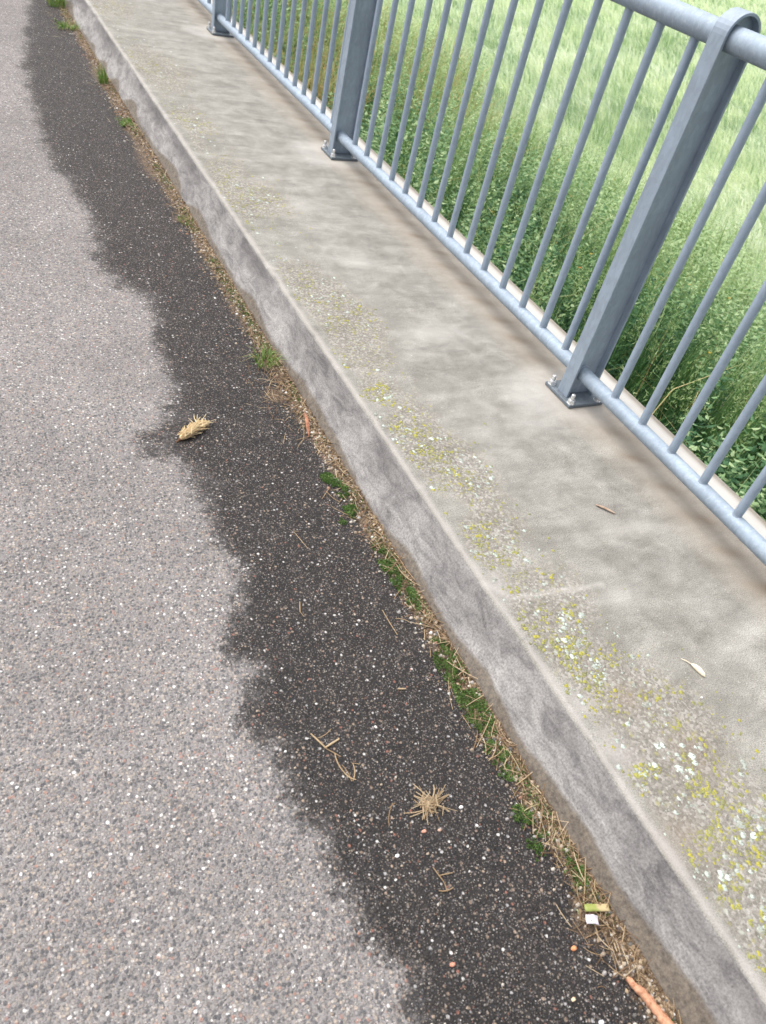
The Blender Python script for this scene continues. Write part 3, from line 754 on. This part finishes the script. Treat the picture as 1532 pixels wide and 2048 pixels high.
# ------------------------------------------------------------------ kerb foot: grit, litter, moss, tufts
def rz(x, y): return float(road_z(np.array([[float(x)]]), np.array([[float(y)]]))[0, 0])
def pebble_verts(r, sx, sy, sz, seed):
    rr = np.random.default_rng(seed)
    V = [(0, 0, sz)]; F = []
    for ring, (h, w) in enumerate(((0.6, 0.75), (0.0, 1.0), (-0.6, 0.7))):
        for q in range(7):
            a = q * 2 * math.pi / 7 + ring * 0.3
            j = rr.uniform(0.85, 1.12)
            V.append((w * sx * math.cos(a) * j, w * sy * math.sin(a) * j, h * sz))
    V.append((0, 0, -sz))
    for q in range(7): F.append((0, 1 + q, 1 + (q + 1) % 7))
    for ring in range(2):
        for q in range(7):
            a = 1 + ring * 7 + q; b = 1 + ring * 7 + (q + 1) % 7
            F.append((a, a + 7, b + 7, b))
    for q in range(7): F.append((22, 15 + (q + 1) % 7, 15 + q))
    return V, F
def grit():
    r = np.random.default_rng(21); V = []; Q = []; T = []
    k = 0
    pts = []
    for _ in range(4200):                                  # gathered along the kerb
        y = -0.9 + 6.5 * r.random() ** 1.6; x = -KB - 0.004 - abs(r.normal(0, 0.030))
        pts.append((x, y, 0.0012 + 0.0045 * r.random() ** 2))
    for _ in range(1500):                                  # loose on the damp and dry asphalt
        pts.append((r.uniform(-1.5, -0.14), -0.9 + 4.0 * r.random() ** 1.3, r.uniform(0.0012, 0.0030)))
    for x, y, s in pts:
        b = len(V); a0 = r.random() * 6.28; e = r.uniform(0.65, 1.0); z = rz(x, y)
        a = a0 + np.arange(6) * np.pi / 3
        for w, h in ((1.0, 0.0), (0.85, 0.5), (0.4, 0.8)):
            for q in range(6):
                j = r.uniform(0.85, 1.15)
                V.append((x + w * s * j * math.cos(a[q]), y + e * w * s * j * math.sin(a[q]), z + h * s * 1.0))
        for ring in range(2):
            for q in range(6):
                q2 = (q + 1) % 6
                Q.append((b + ring * 6 + q, b + ring * 6 + q2, b + ring * 6 + 6 + q2, b + ring * 6 + 6 + q))
        Q.append((b + 12, b + 13, b + 14, b + 15)); Q.append((b + 12, b + 15, b + 16, b + 17))
        T += [r.random()] * 18
    m = Mat('grit'); base = m.ramp(m.attr('tint'), [(0, (0.10, 0.095, 0.09)), (0.25, (0.25, 0.20, 0.155)), (0.45, (0.38, 0.31, 0.24)), (0.6, (0.30, 0.28, 0.27)), (0.74, (0.30, 0.17, 0.12)), (0.8, (0.42, 0.38, 0.33)), (0.95, (0.66, 0.65, 0.62))], 'CONSTANT')
    me = quads_mesh('grit', np.array(V), np.array(Q), {'tint': np.array(T)}, True)
    return tag(link('grit', me, m.done(m.princ(base, 0.7, 0, None, 0.35))), 'loose grit and small stones gathered along the foot of the kerb', 'grit', None, 'stuff')
grit()

def straws(name, items, mat):
    """items: (x, y, z, angle, length, width, rise, bend, tint) thin flattened stalks"""
    V = []; Q = []; T = []
    for (x, y, z, a, L, w, rise, bend, t) in items:
        b = len(V); K = 5
        for i in range(K):
            f = i / (K - 1) - 0.5
            ca, sa = math.cos(a + bend * f), math.sin(a + bend * f)
            cx, cy = x + L * f * math.cos(a + bend * f * 0.5), y + L * f * math.sin(a + bend * f * 0.5)
            cz = z + rise * (f + 0.5) + w * 0.35
            ww = w * (1 - 0.5 * abs(f))
            V += [(cx - sa * ww * -.5, cy + ca * ww * -.5, cz), (cx, cy, cz + ww * .42), (cx + sa * -ww * .5, cy - ca * -ww * .5, cz), (cx, cy, cz - ww * .3)]
            T += [t] * 4
        for i in range(K - 1):
            for q in range(4):
                q2 = (q + 1) % 4
                Q.append((b + 4 * i + q, b + 4 * i + q2, b + 4 * i + 4 + q2, b + 4 * i + 4 + q))
    me = quads_mesh(name, np.array(V), np.array(Q), {'tint': np.array(T)}, True)
    return link(name, me, mat)

r2 = random.Random(4)
items = []
for _ in range(1150):
    y = -0.85 + 6.3 * r2.random() ** 1.5
    dens = float(fbm(np.array([y * 2.7]), np.array([8.0]), 3)[0])
    if r2.random() > dens * 2.0: continue
    x = -KB - 0.003 - abs(r2.gauss(0, 0.026)); near = 1.0
    L = r2.uniform(0.008, 0.045) if r2.random() < 0.8 else r2.uniform(0.04, 0.09)
    a = math.pi / 2 + r2.gauss(0, 0.9)
    items.append((x, y, rz(x, y) + r2.uniform(0, 0.006), a, L, r2.uniform(0.0010, 0.0026), r2.uniform(-0.002, 0.010), r2.gauss(0, 0.5), r2.random()))
for cx, cy, n_, s in ((-0.15, 1.15, 150, 0.05), (-0.115, 1.33, 60, 0.03), (-0.115, -0.42, 150, 0.045), (-0.10, -0.30, 110, 0.035), (-0.12, 3.3, 60, 0.06), (-0.13, 5.0, 100, 0.09), (-0.11, 2.33, 60, 0.05), (-0.12, -0.08, 70, 0.035), (-0.12, 3.85, 60, 0.05)):
    for _ in range(int(n_ * 0.6)):
        x, y = cx + r2.gauss(0, s * 0.6), cy + r2.gauss(0, s * 1.6)
        if x > -KB - 0.002: continue
        items.append((x, y, rz(x, y) + r2.uniform(0, 0.012), r2.uniform(0, 3.14), r2.uniform(0.010, 0.05), r2.uniform(0.001, 0.0024), r2.uniform(-0.003, 0.015), r2.gauss(0, 0.5), r2.random()))
deb = straws('plant_debris', items, M_STRAW)
tag(deb, 'dead straw and brown plant crumbs matted along the foot of the kerb', 'plant debris', None, 'stuff')
# earth crumbs under it
def crumbs():
    r = np.random.default_rng(33); V = []; Q = []; T = []
    for _ in range(11000):
        y = -0.9 + 6.8 * r.random() ** 1.5; w = 0.010 + 0.022 * float(fbm(np.array([y * 3.1]), np.array([1.0]), 3)[0])
        x = -KB + 0.002 - abs(r.normal(0, w)); s = r.uniform(0.0015, 0.005); z = rz(x, y)
        if x > -KB + 0.001: continue
        b = len(V); a = r.random() * 6.28 + np.arange(4) * np.pi / 2
        for h, ww in ((0, 1.0), (0.75, 0.65)):
            for q in range(4):
                j = r.uniform(0.7, 1.3); V.append((x + ww * s * j * math.cos(a[q]), y + ww * s * j * math.sin(a[q]), z + h * s * r.uniform(0.7, 1.2)))
        for q in range(4):
            q2 = (q + 1) % 4; Q.append((b + q, b + q2, b + 4 + q2, b + 4 + q))
        Q.append((b + 4, b + 5, b + 6, b + 7)); T += [r.random()] * 8
    m = Mat('earth_crumb'); base = m.ramp(m.attr('tint'), [(0, (0.055, 0.038, 0.024)), (0.5, (0.14, 0.10, 0.065)), (0.85, (0.26, 0.19, 0.125)), (1, (0.36, 0.28, 0.19))])
    return tag(link('earth', quads_mesh('earth', np.array(V), np.array(Q), {'tint': np.array(T)}), m.done(m.princ(base, 0.95, 0, None, 0.1))), 'brown earth crumbs filling the joint between kerb and asphalt', 'earth', None, 'stuff')
crumbs()

def moss(x, y, rx, ry, label, n=None, hgt=0.007, rot=0.35):
    n = n or int(1500 * (rx * ry) / (0.02 * 0.05) * 0.6) + 60
    r = np.random.default_rng(int(abs(x * 9000 + y * 777)) + 5)
    a = r.uniform(0, 6.28, n); q = np.sqrt(r.random(n))
    lx = rx * q * np.cos(a); ly = ry * q * np.sin(a)
    nn = fbm((lx + x) * 60, (ly + y) * 60, 2)
    k = nn > 0.36; lx, ly, nn, q = lx[k], ly[k], nn[k], q[k]
    dx = lx * math.cos(rot) + ly * math.sin(rot) * 0; n = len(lx)
    keep = (x + lx) < -KB - 0.001
    lx, ly, nn, q = lx[keep], ly[keep], nn[keep], q[keep]; n = len(lx)
    dome = np.clip(1 - q ** 2, 0, 1)
    z0 = dome * hgt * 0.9
    P = np.stack([lx, ly, z0 - 0.002], -1)
    o = blades(P, r.uniform(0, 3.14, n), np.full(n, hgt * 0.75) * r.uniform(0.6, 1.3, n), np.clip(r.normal(0.6, 0.3, n), 0, 1.2), r.uniform(0, 6.28, n), r.uniform(0.0016, 0.0032, n),
               np.clip(0.35 + 0.9 * (nn - 0.4) + r.normal(0, 0.16, n), 0, 1), 'moss_clump', M_MOSS)
    o.location = (x, y, rz(x, y) + 0.001)
    tag(o, label, 'moss', 'moss clumps along the kerb foot')
moss(-0.139, 0.775, 0.020, 0.027, 'small loose speck of moss on asphalt, farthest up the kerb past the straw litter')
moss(-0.120, 0.725, 0.022, 0.044, 'thin moss clump hugging the kerb just below the orange dead leaf')
moss(-0.126, 0.645, 0.021, 0.033, 'round bright moss cushion between two smaller moss specks')
moss(-0.165, 0.610, 0.012, 0.014, 'tiny isolated moss speck out on the asphalt near the bent straw')
moss(-0.113, 0.430, 0.024, 0.092, 'narrow strip of moss with fresh grass blades against the brown kerb foot')
moss(-0.106, 0.335, 0.022, 0.048, 'pointed lower end of moss strip, beside the long straw on the asphalt')
moss(-0.108, 0.130, 0.033, 0.082, 'wide dense green moss mat, upper half of the largest moss patch')
moss(-0.108, 0.020, 0.033, 0.078, 'wide dense green moss mat mixed with straw, lower half of the largest patch')
moss(-0.118, -0.105, 0.030, 0.048, 'rounded moss clump with a curved straw across it')
moss(-0.140, -0.225, 0.020, 0.030, 'olive moss clump on the asphalt side of the litter, right of the straw star')
moss(-0.118, -0.245, 0.020, 0.030, 'bright moss clump nearest the kerb, right of the straw star')
moss(-0.150, -0.288, 0.014, 0.033, 'slim moss sliver pointing down beside orange brown litter')
moss(-0.100, -0.350, 0.017, 0.033, 'dark moss clump under matted straw near the bottom right')

def tuft(x, y, n, h, spread, label, dry=0.1, lean0=0.5, wd=0.0032):
    r = np.random.default_rng(int(y * 100) + 3)
    P = np.stack([np.clip(r.normal(0, spread, n), -1.5 * spread, 1.5 * spread), np.clip(r.normal(0, spread * 1.2, n), -1.7 * spread, 1.7 * spread), np.full(n, -0.003)], -1)
    ang = np.arctan2(P[:, 1], P[:, 0]) + r.normal(0, 0.6, n)
    ang = np.where((np.cos(ang) > 0.3) & (x > -0.125), np.pi - ang, ang)        # blades bend away from the kerb
    tint = np.where(r.random(n) < dry, 1.0, np.clip(r.normal(0.6, 0.15, n), 0.2, 0.9))
    o = blades(P, r.uniform(0, 3.14, n), h * r.uniform(0.45, 1.15, n), np.clip(r.normal(lean0, 0.3, n), 0.05, 1.25), ang, r.uniform(0.6, 1.2, n) * wd, tint, 'grass_tuft', M_TUFT)
    o.location = (x, y, rz(x, y))
    tag(o, label, 'grass tuft', 'grass tufts rooted at the kerb foot')
tuft(-0.125, 1.335, 90, 0.062, 0.018, 'green grass tuft with brown litter, closest of the tufts at the kerb foot', 0.12, 0.75)
tuft(-0.115, 2.32, 40, 0.035, 0.016, 'short sparse yellowish grass tuft, second closest along the kerb foot', 0.4, 0.7)
tuft(-0.120, 3.37, 90, 0.036, 0.020, 'low dark green leafy tuft just below the upright bright tuft', 0.05, 0.9, 0.006)
tuft(-0.114, 3.95, 80, 0.095, 0.014, 'bright green upright grass tuft standing alone at the kerb foot', 0.05, 0.35)
tuft(-0.140, 4.95, 110, 0.05, 0.035, 'low spreading weed tuft in brown earth near the top of the picture', 0.15, 0.9, 0.006)
tuft(-0.130, 5.42, 130, 0.13, 0.028, 'tall bright grass tuft at the top edge of the picture beside the kerb', 0.08, 0.4)

# ------------------------------------------------------------------ single bits of litter
def seed_head():
    root = empty('dry_grass_head', (-0.436, 1.028, rz(-0.436, 1.028)))
    tag(root, 'cream fluffy dry grass seed head with brown base lying on the damp asphalt', 'seed head')
    d = Vector((0.102, 0.072, 0)).normalized(); s = Vector((-d.y, d.x, 0))
    b = MB()
    pts = [d * t for t in (-0.052, -0.045, -0.03, -0.012, 0.008, 0.026)]
    b.tube([p + Vector((0, 0, 0.008)) for p in pts], [0.004, 0.008, 0.0115, 0.0115, 0.009, 0.003], 10)
    b.build('husk_core', mat_plain('husk', (0.50, 0.33, 0.16), (0.72, 0.54, 0.32), 0.8, 120), root, None, True)
    c = MB(); c.tube([d * -0.066 + Vector((0, 0, .004)), d * -0.055 + Vector((0, 0, .005)), d * -0.046 + Vector((0, 0, .005))], [0.0022, 0.003, 0.0045], 8)
    c.build('stalk_stub', mat_plain('stub', (0.10, 0.05, 0.03), (0.22, 0.12, 0.06), 0.9), root, None, True)
    rr = random.Random(5); it = []
    a0 = math.atan2(d.y, d.x)
    for _ in range(520):
        t = rr.uniform(-0.05, 0.03); off = rr.gauss(0, 0.0060)
        p = d * (t + 0.014) + s * (off)
        up = rr.uniform(0.003, 0.019) * (1.0 if t < 0.0 else 0.75)
        it.append((p.x, p.y, up, a0 + rr.gauss(0, 0.34) + off * 14, rr.uniform(0.018, 0.038), rr.uniform(0.0016, 0.0034), rr.uniform(-0.004, 0.004), rr.gauss(0, 0.5), rr.uniform(0.55, 1.0)))
    for ang, L in ((a0 + 0.95, 0.05), (a0 + 1.35, 0.04), (a0 + 0.75, 0.05), (a0 - 0.25, 0.06), (a0 - .4, .05), (a0 + 0.3, 0.06)):
        p = d * 0.02 + Vector((math.cos(ang), math.sin(ang), 0)) * L * 0.5
        it.append((p.x, p.y, 0.008, ang, L, 0.0018, 0.004, rr.gauss(0, 0.3), 0.95))
    f = straws('fluff', it, mat_leaf('fluff', [(0, (0.30, 0.17, 0.07)), (0.5, (0.52, 0.36, 0.18)), (1, (0.84, 0.70, 0.47))], 0.3, 0.8, 0.1)); f.parent = root
seed_head()

def bark_stick():
    b = MB(); rr = random.Random(2)
    a = Vector((-0.128, -0.525, ROADZ + 0.010)); e = Vector((-0.085, -0.668, ROADZ + 0.012))
    pts = []; rad = []
    for i in range(26):
        t = i / 25
        pts.append(a.lerp(e, t) + Vector((0.0035 * math.sin(t * 7) + rr.gauss(0, .0007), 0, rr.gauss(0, .0008)))); rad.append((0.0042 + 0.0045 * min(1, t * 4)) * rr.uniform(0.86, 1.14))
    b.tube(pts, rad, 12)
    tag(b.build('stick', mat_plain('orange_bark', (0.26, 0.12, 0.065), (0.55, 0.30, 0.19), 0.9, 110), None, None, True), 'orange brown rotten stick at the bottom of the picture against the kerb', 'stick')
bark_stick()

def flat_bit(name, pts, thick, mat, label, cat, z, curl=0.0):
    """a thin curled piece: outline points (x, y) turned into a slab, lifted along its length by curl"""
    c = sum((Vector(p) for p in pts), Vector((0, 0))) / len(pts)
    K = 9; A, B = pts
    rows = []
    return None
def strip_piece(name, p, q, w, thick, mat, label, cat, z, arch=0.0, prof=None, n=12, parent=None):
    p = Vector((*p, 0)); q = Vector((*q, 0)); d = (q - p); L = d.length; d.normalize(); s = Vector((-d.y, d.x, 0))
    c = (p + q) / 2
    V = []; F = []
    for i in range(n):
        t = i / (n - 1); ww = w * (prof(t) if prof else 1.0)
        h = arch * math.sin(math.pi * t)
        for (sd, up, cup) in ((-.5, 0, 1), (0, 0, 0), (.5, 0, 1), (.5, 1, 1), (0, 1, 0), (-.5, 1, 1)):
            V.append((p - c) + d * L * t + s * sd * ww + Vector((0, 0, h + up * thick + cup * ww * 0.18)))
    for i in range(n - 1):
        for k in range(6):
            k2 = (k + 1) % 6; F.append((6 * i + k, 6 * i + k2, 6 * i + 6 + k2, 6 * i + 6 + k))
    F.append((5, 4, 3, 2, 1, 0)); F.append(tuple(6 * (n - 1) + k for k in range(6)))
    b = MB(); b.add(V, F)
    return tag(b.build(name, mat, None, (c.x, c.y, z), True), label, cat)
leafprof = lambda t: max(0.08, math.sin(math.pi * min(1, t * 0.92 + 0.06)) ** 0.7)
M_RUST = mat_plain('rust_leaf', (0.17, 0.065, 0.035), (0.42, 0.20, 0.12), 0.7, 90)
strip_piece('dead_leaf', (-0.098, 1.055), (-0.128, 0.945), 0.011, 0.0012, M_RUST, 'orange brown curled dead leaf leaning at the kerb foot', 'leaf', ROADZ + 0.007, 0.006, leafprof)
def mat_two():
    m = Mat('split_stem'); co = m.coord()
    x = m.n('ShaderNodeSeparateXYZ', None, Vector=co).outputs[0]
    base = m.mix(m.ramp(m.math('ADD', m.math('MULTIPLY', x, 20.0), 0.5), [(0.45, 0.0), (0.55, 1.0)]), (0.24, 0.27, 0.07), (0.44, 0.35, 0.19))
    return m.done(m.princ(base, 0.5, 0, m.bump(m.noise(m.mapping(co, (1, 12, 1)), 60), 0.3, 0.001), 0.4))
strip_piece('plant_stem', (-0.134, -0.408), (-0.091, -0.424), 0.012, 0.003, mat_two(), 'short flat piece of stem, yellow green at one end and tan at the other', 'stem', ROADZ + 0.016, 0.001)
strip_piece('paper_scrap', (-0.142, -0.424), (-0.122, -0.434), 0.015, 0.0012, mat_plain('paper', (0.46, 0.43, 0.47), (0.70, 0.67, 0.71), 0.6, 80), 'small white crumpled scrap just below the yellow green stem piece', 'paper scrap', ROADZ + 0.014, 0.004)
M_POD = mat_plain('pod', (0.62, 0.52, 0.36), (0.80, 0.72, 0.56), 0.7, 100)
def pod():
    b = MB(); b.tube([(0, 0.012, 0.0045), (0.003, 0.004, 0.005), (0.006, -0.008, 0.005), (0.008, -0.020, 0.004), (0.008, -0.026, 0.003)], [0.001, 0.0052, 0.0062, 0.0045, 0.001], 10)
    o = b.build('seed_husk', M_POD, None, (0.343, -0.108, 0), True)
    tag(o, 'small cream seed husk with a thin stalk lying alone on the concrete walkway', 'seed husk')
    c = MB(); c.tube([(0, 0.011, 0.004), (-0.005, 0.022, 0.003), (-0.012, 0.031, 0.002)], [0.0012, 0.0011, 0.0008], 6)
    c.build('stalk', M_POD, o, None, True)
pod()
strip_piece('bark_chip', (0.452, 0.398), (0.486, 0.355), 0.007, 0.002, mat_plain('chip', (0.22, 0.14, 0.10), (0.48, 0.36, 0.27), 0.85, 90), 'narrow brown bark chip on the concrete walkway below the nearest base plate', 'bark chip', 0.0015, 0.002, leafprof)

def straw_thing(name, its, label, cat):
    cx = sum(i[0] for i in its) / len(its); cy = sum(i[1] for i in its) / len(its)
    its = [(i[0] - cx, i[1] - cy, i[2]) + tuple(i[3:]) for i in its]
    o = straws(name, its, M_STRAW); o.location = (cx, cy, rz(cx, cy)); tag(o, label, cat)
def seg(p, q, w, t, z=0.001, rise=0.0, bend=0.0):
    return ((p[0] + q[0]) / 2, (p[1] + q[1]) / 2, z, math.atan2(q[1] - p[1], q[0] - p[0]), math.hypot(q[0] - p[0], q[1] - p[1]), w, rise, bend, t)
rr = random.Random(9)
it = []
for k in range(60):
    a = rr.uniform(0, 6.28); L = rr.uniform(0.014, 0.048)
    it.append((-0.305 + math.cos(a) * L * .2 + rr.gauss(0, .010), -0.142 + math.sin(a) * L * .2 + rr.gauss(0, .008), rr.uniform(0.0, 0.012), a, L, rr.uniform(0.0012, 0.0024), rr.uniform(-.002, .006), rr.gauss(0, 0.4), rr.uniform(0.55, 1.0)))
for k in range(5):
    a = rr.choice((0.4, 0.9, 2.6, 3.9, 5.6)) + rr.gauss(0, .15); it.append((-0.300 + math.cos(a) * .018, -0.140 + math.sin(a) * .018, .006, a, .036, .003, .002, rr.gauss(0, .6), .8))
straw_thing('straw_clump', it, 'golden star shaped clump of straw lying on the damp asphalt', 'straw')
straw_thing('bent_straw', [seg((-0.463, 0.068), (-0.446, 0.030), .0042, .75), seg((-0.447, 0.031), (-0.414, 0.040), .0050, .85), seg((-0.452, 0.052), (-0.42, 0.062), .002, .6, .002, .002, .7), seg((-0.447, 0.03), (-0.425, 0.004), .0026, .5)],
            'flat tan straw bent into a V on the damp asphalt, upper of the curled bits', 'straw')
straw_thing('curled_straw', [seg((-0.437, 0.015), (-0.436, -0.028), .0028, .7, .001, .001, .6), seg((-0.436, -0.026), (-0.420, -0.052), .003, .75, .001, .002, .9), seg((-0.420, -0.052), (-0.406, -0.018), .0026, .7, .002, .002, .9), seg((-0.428, -0.012), (-0.424, -0.05), .002, .55, .002, .001, -.5), seg((-0.41, -0.015), (-0.396, -0.022), .0018, .6)],
            'looped olive tan straw hanging below the V shaped straw on the asphalt', 'straw')
straw_thing('forked_straw', [seg((-0.352, -0.245), (-0.345, -0.275), .0026, .5), seg((-0.347, -0.262), (-0.323, -0.266), .0024, .65), seg((-0.362, -0.287), (-0.335, -0.292), .0028, .5, .001, .001, .8), seg((-0.345, -0.275), (-0.347, -0.292), .002, .5)],
            'small forked straw on the damp asphalt below the straw star', 'straw')
straw_thing('long_straw', [seg((-0.190, 0.315), (-0.188, 0.238), .0024, .7, .001, .002, .1)], 'single long thin straw on the asphalt beside the narrow moss strip', 'straw')
straw_thing('short_straw', [seg((-0.365, 0.388), (-0.375, 0.36), .003, .7), seg((-0.375, 0.362), (-0.371, 0.345), .002, .5)], 'short pale straw chip alone in the middle of the damp asphalt', 'straw')
straw_thing('crossed_straw', [seg((-0.150, 0.735), (-0.185, 0.700), .0022, .65), seg((-0.165, 0.72), (-0.148, 0.675), .0022, .55, .001, .002, .5), seg((-0.150, 0.672), (-0.132, 0.69), .0024, .45), seg((-0.175, 0.665), (-0.120, 0.60), .002, .6, .001, .001, .4)],
            'crossed thin straws on the asphalt beside the farthest moss specks', 'straw')
straw_thing('thin_straw', [seg((-0.30, 0.60), (-0.288, 0.545), .0018, .8), seg((-0.302, 0.605), (-0.288, 0.60), .0015, .7)], 'hair thin yellow straw on the damp asphalt above the long straw', 'straw')
straw_thing('straw_piece', [seg((-0.249, 0.110), (-0.232, 0.105), .0045, .8)], 'stubby pale straw piece left of the wide moss mat', 'straw')
straw_thing('olive_straw', [seg((-0.372, -0.112), (-0.398, -0.150), .002, .4, .001, .001, .6), seg((-0.38, -0.12), (-0.365, -0.115), .002, .45)], 'faint olive straw left of the straw star on the asphalt', 'straw')

def stone(x, y, s, c1, c2, label, seed, z=None, e=0.7):
    V, F = pebble_verts(s, s, s * e, s * 0.5, seed)
    b = MB(); b.add(V, F)
    o = b.build('pebble', mat_plain('pebble_stone', c1, c2, 0.7, 200), None, (x, y, (rz(x, y) if z is None else z) + s * 0.3), True)
    for p in o.data.polygons: p.use_smooth = True
    tag(o, label, 'pebble')
stone(-0.337, -0.182, 0.0055, (0.50, 0.22, 0.15), (0.62, 0.32, 0.24), 'salmon pink pebble on the damp asphalt just below the straw star', 1)
stone(-0.308, -0.190, 0.0045, (0.40, 0.26, 0.20), (0.52, 0.36, 0.28), 'tan pink pebble right of the salmon pink pebble', 2)
stone(-0.183, -0.452, 0.0065, (0.60, 0.20, 0.08), (0.75, 0.34, 0.18), 'bright orange crumb at the outer edge of the straw litter near the bottom', 3)
stone(-0.247, -0.165, 0.0048, (0.74, 0.74, 0.73), (0.85, 0.85, 0.83), 'clean white pebble on the asphalt right of the straw star', 4)
stone(-0.205, -0.560, 0.0055, (0.74, 0.76, 0.80), (0.85, 0.86, 0.88), 'bluish white oval pebble near the orange stick at the bottom', 5)
stone(-0.23, -0.515, 0.0050, (0.58, 0.46, 0.30), (0.70, 0.58, 0.40), 'cream yellow pebble near the bottom edge left of the litter', 6)
stone(-0.404, -0.205, 0.0050, (0.70, 0.70, 0.70), (0.84, 0.84, 0.84), 'white pebble farther left on the damp asphalt below the olive straw', 7)
stone(0.306, -0.172, 0.0034, (0.74, 0.72, 0.69), (0.84, 0.82, 0.80), 'tiny white crumb on the concrete walkway below the seed husk', 8, 0.0)
stone(-0.395, -0.395, 0.0060, (0.48, 0.20, 0.13), (0.60, 0.30, 0.22), 'brick red chip in the damp asphalt near the bottom of the picture', 9)

# thin low moss and seedlings threading the whole joint
def joint_green():
    r = np.random.default_rng(55); n = 9000
    y = -0.75 + 6.3 * r.random(n) ** 1.6
    w = fbm(y * 4.2, y * 0 + 66, 3)
    lo = np.where((y > -0.45) & (y < 0.50), 0.40, 0.52)
    k = w > lo + r.normal(0, 0.03, n)
    y = y[k]; n = len(y)
    x = -KB - 0.006 - np.abs(r.normal(0.012, 0.014, n)); k = x < -KB - 0.002; x, y = x[k], y[k]; n = len(x)
    z = road_z(x, y)
    o = blades(np.stack([x, y, z + 0.0005], -1), r.uniform(0, 3.14, n), r.uniform(0.004, 0.012, n), np.clip(r.normal(0.6, 0.3, n), 0, 1.2), r.uniform(0, 6.28, n),
               r.uniform(0.0014, 0.003, n), np.clip(r.normal(0.5, 0.25, n), 0, 1), 'moss', M_MOSS)
    tag(o, 'thin film of moss and seedlings threading the dirt at the kerb foot', 'moss', None, 'stuff')
joint_green()
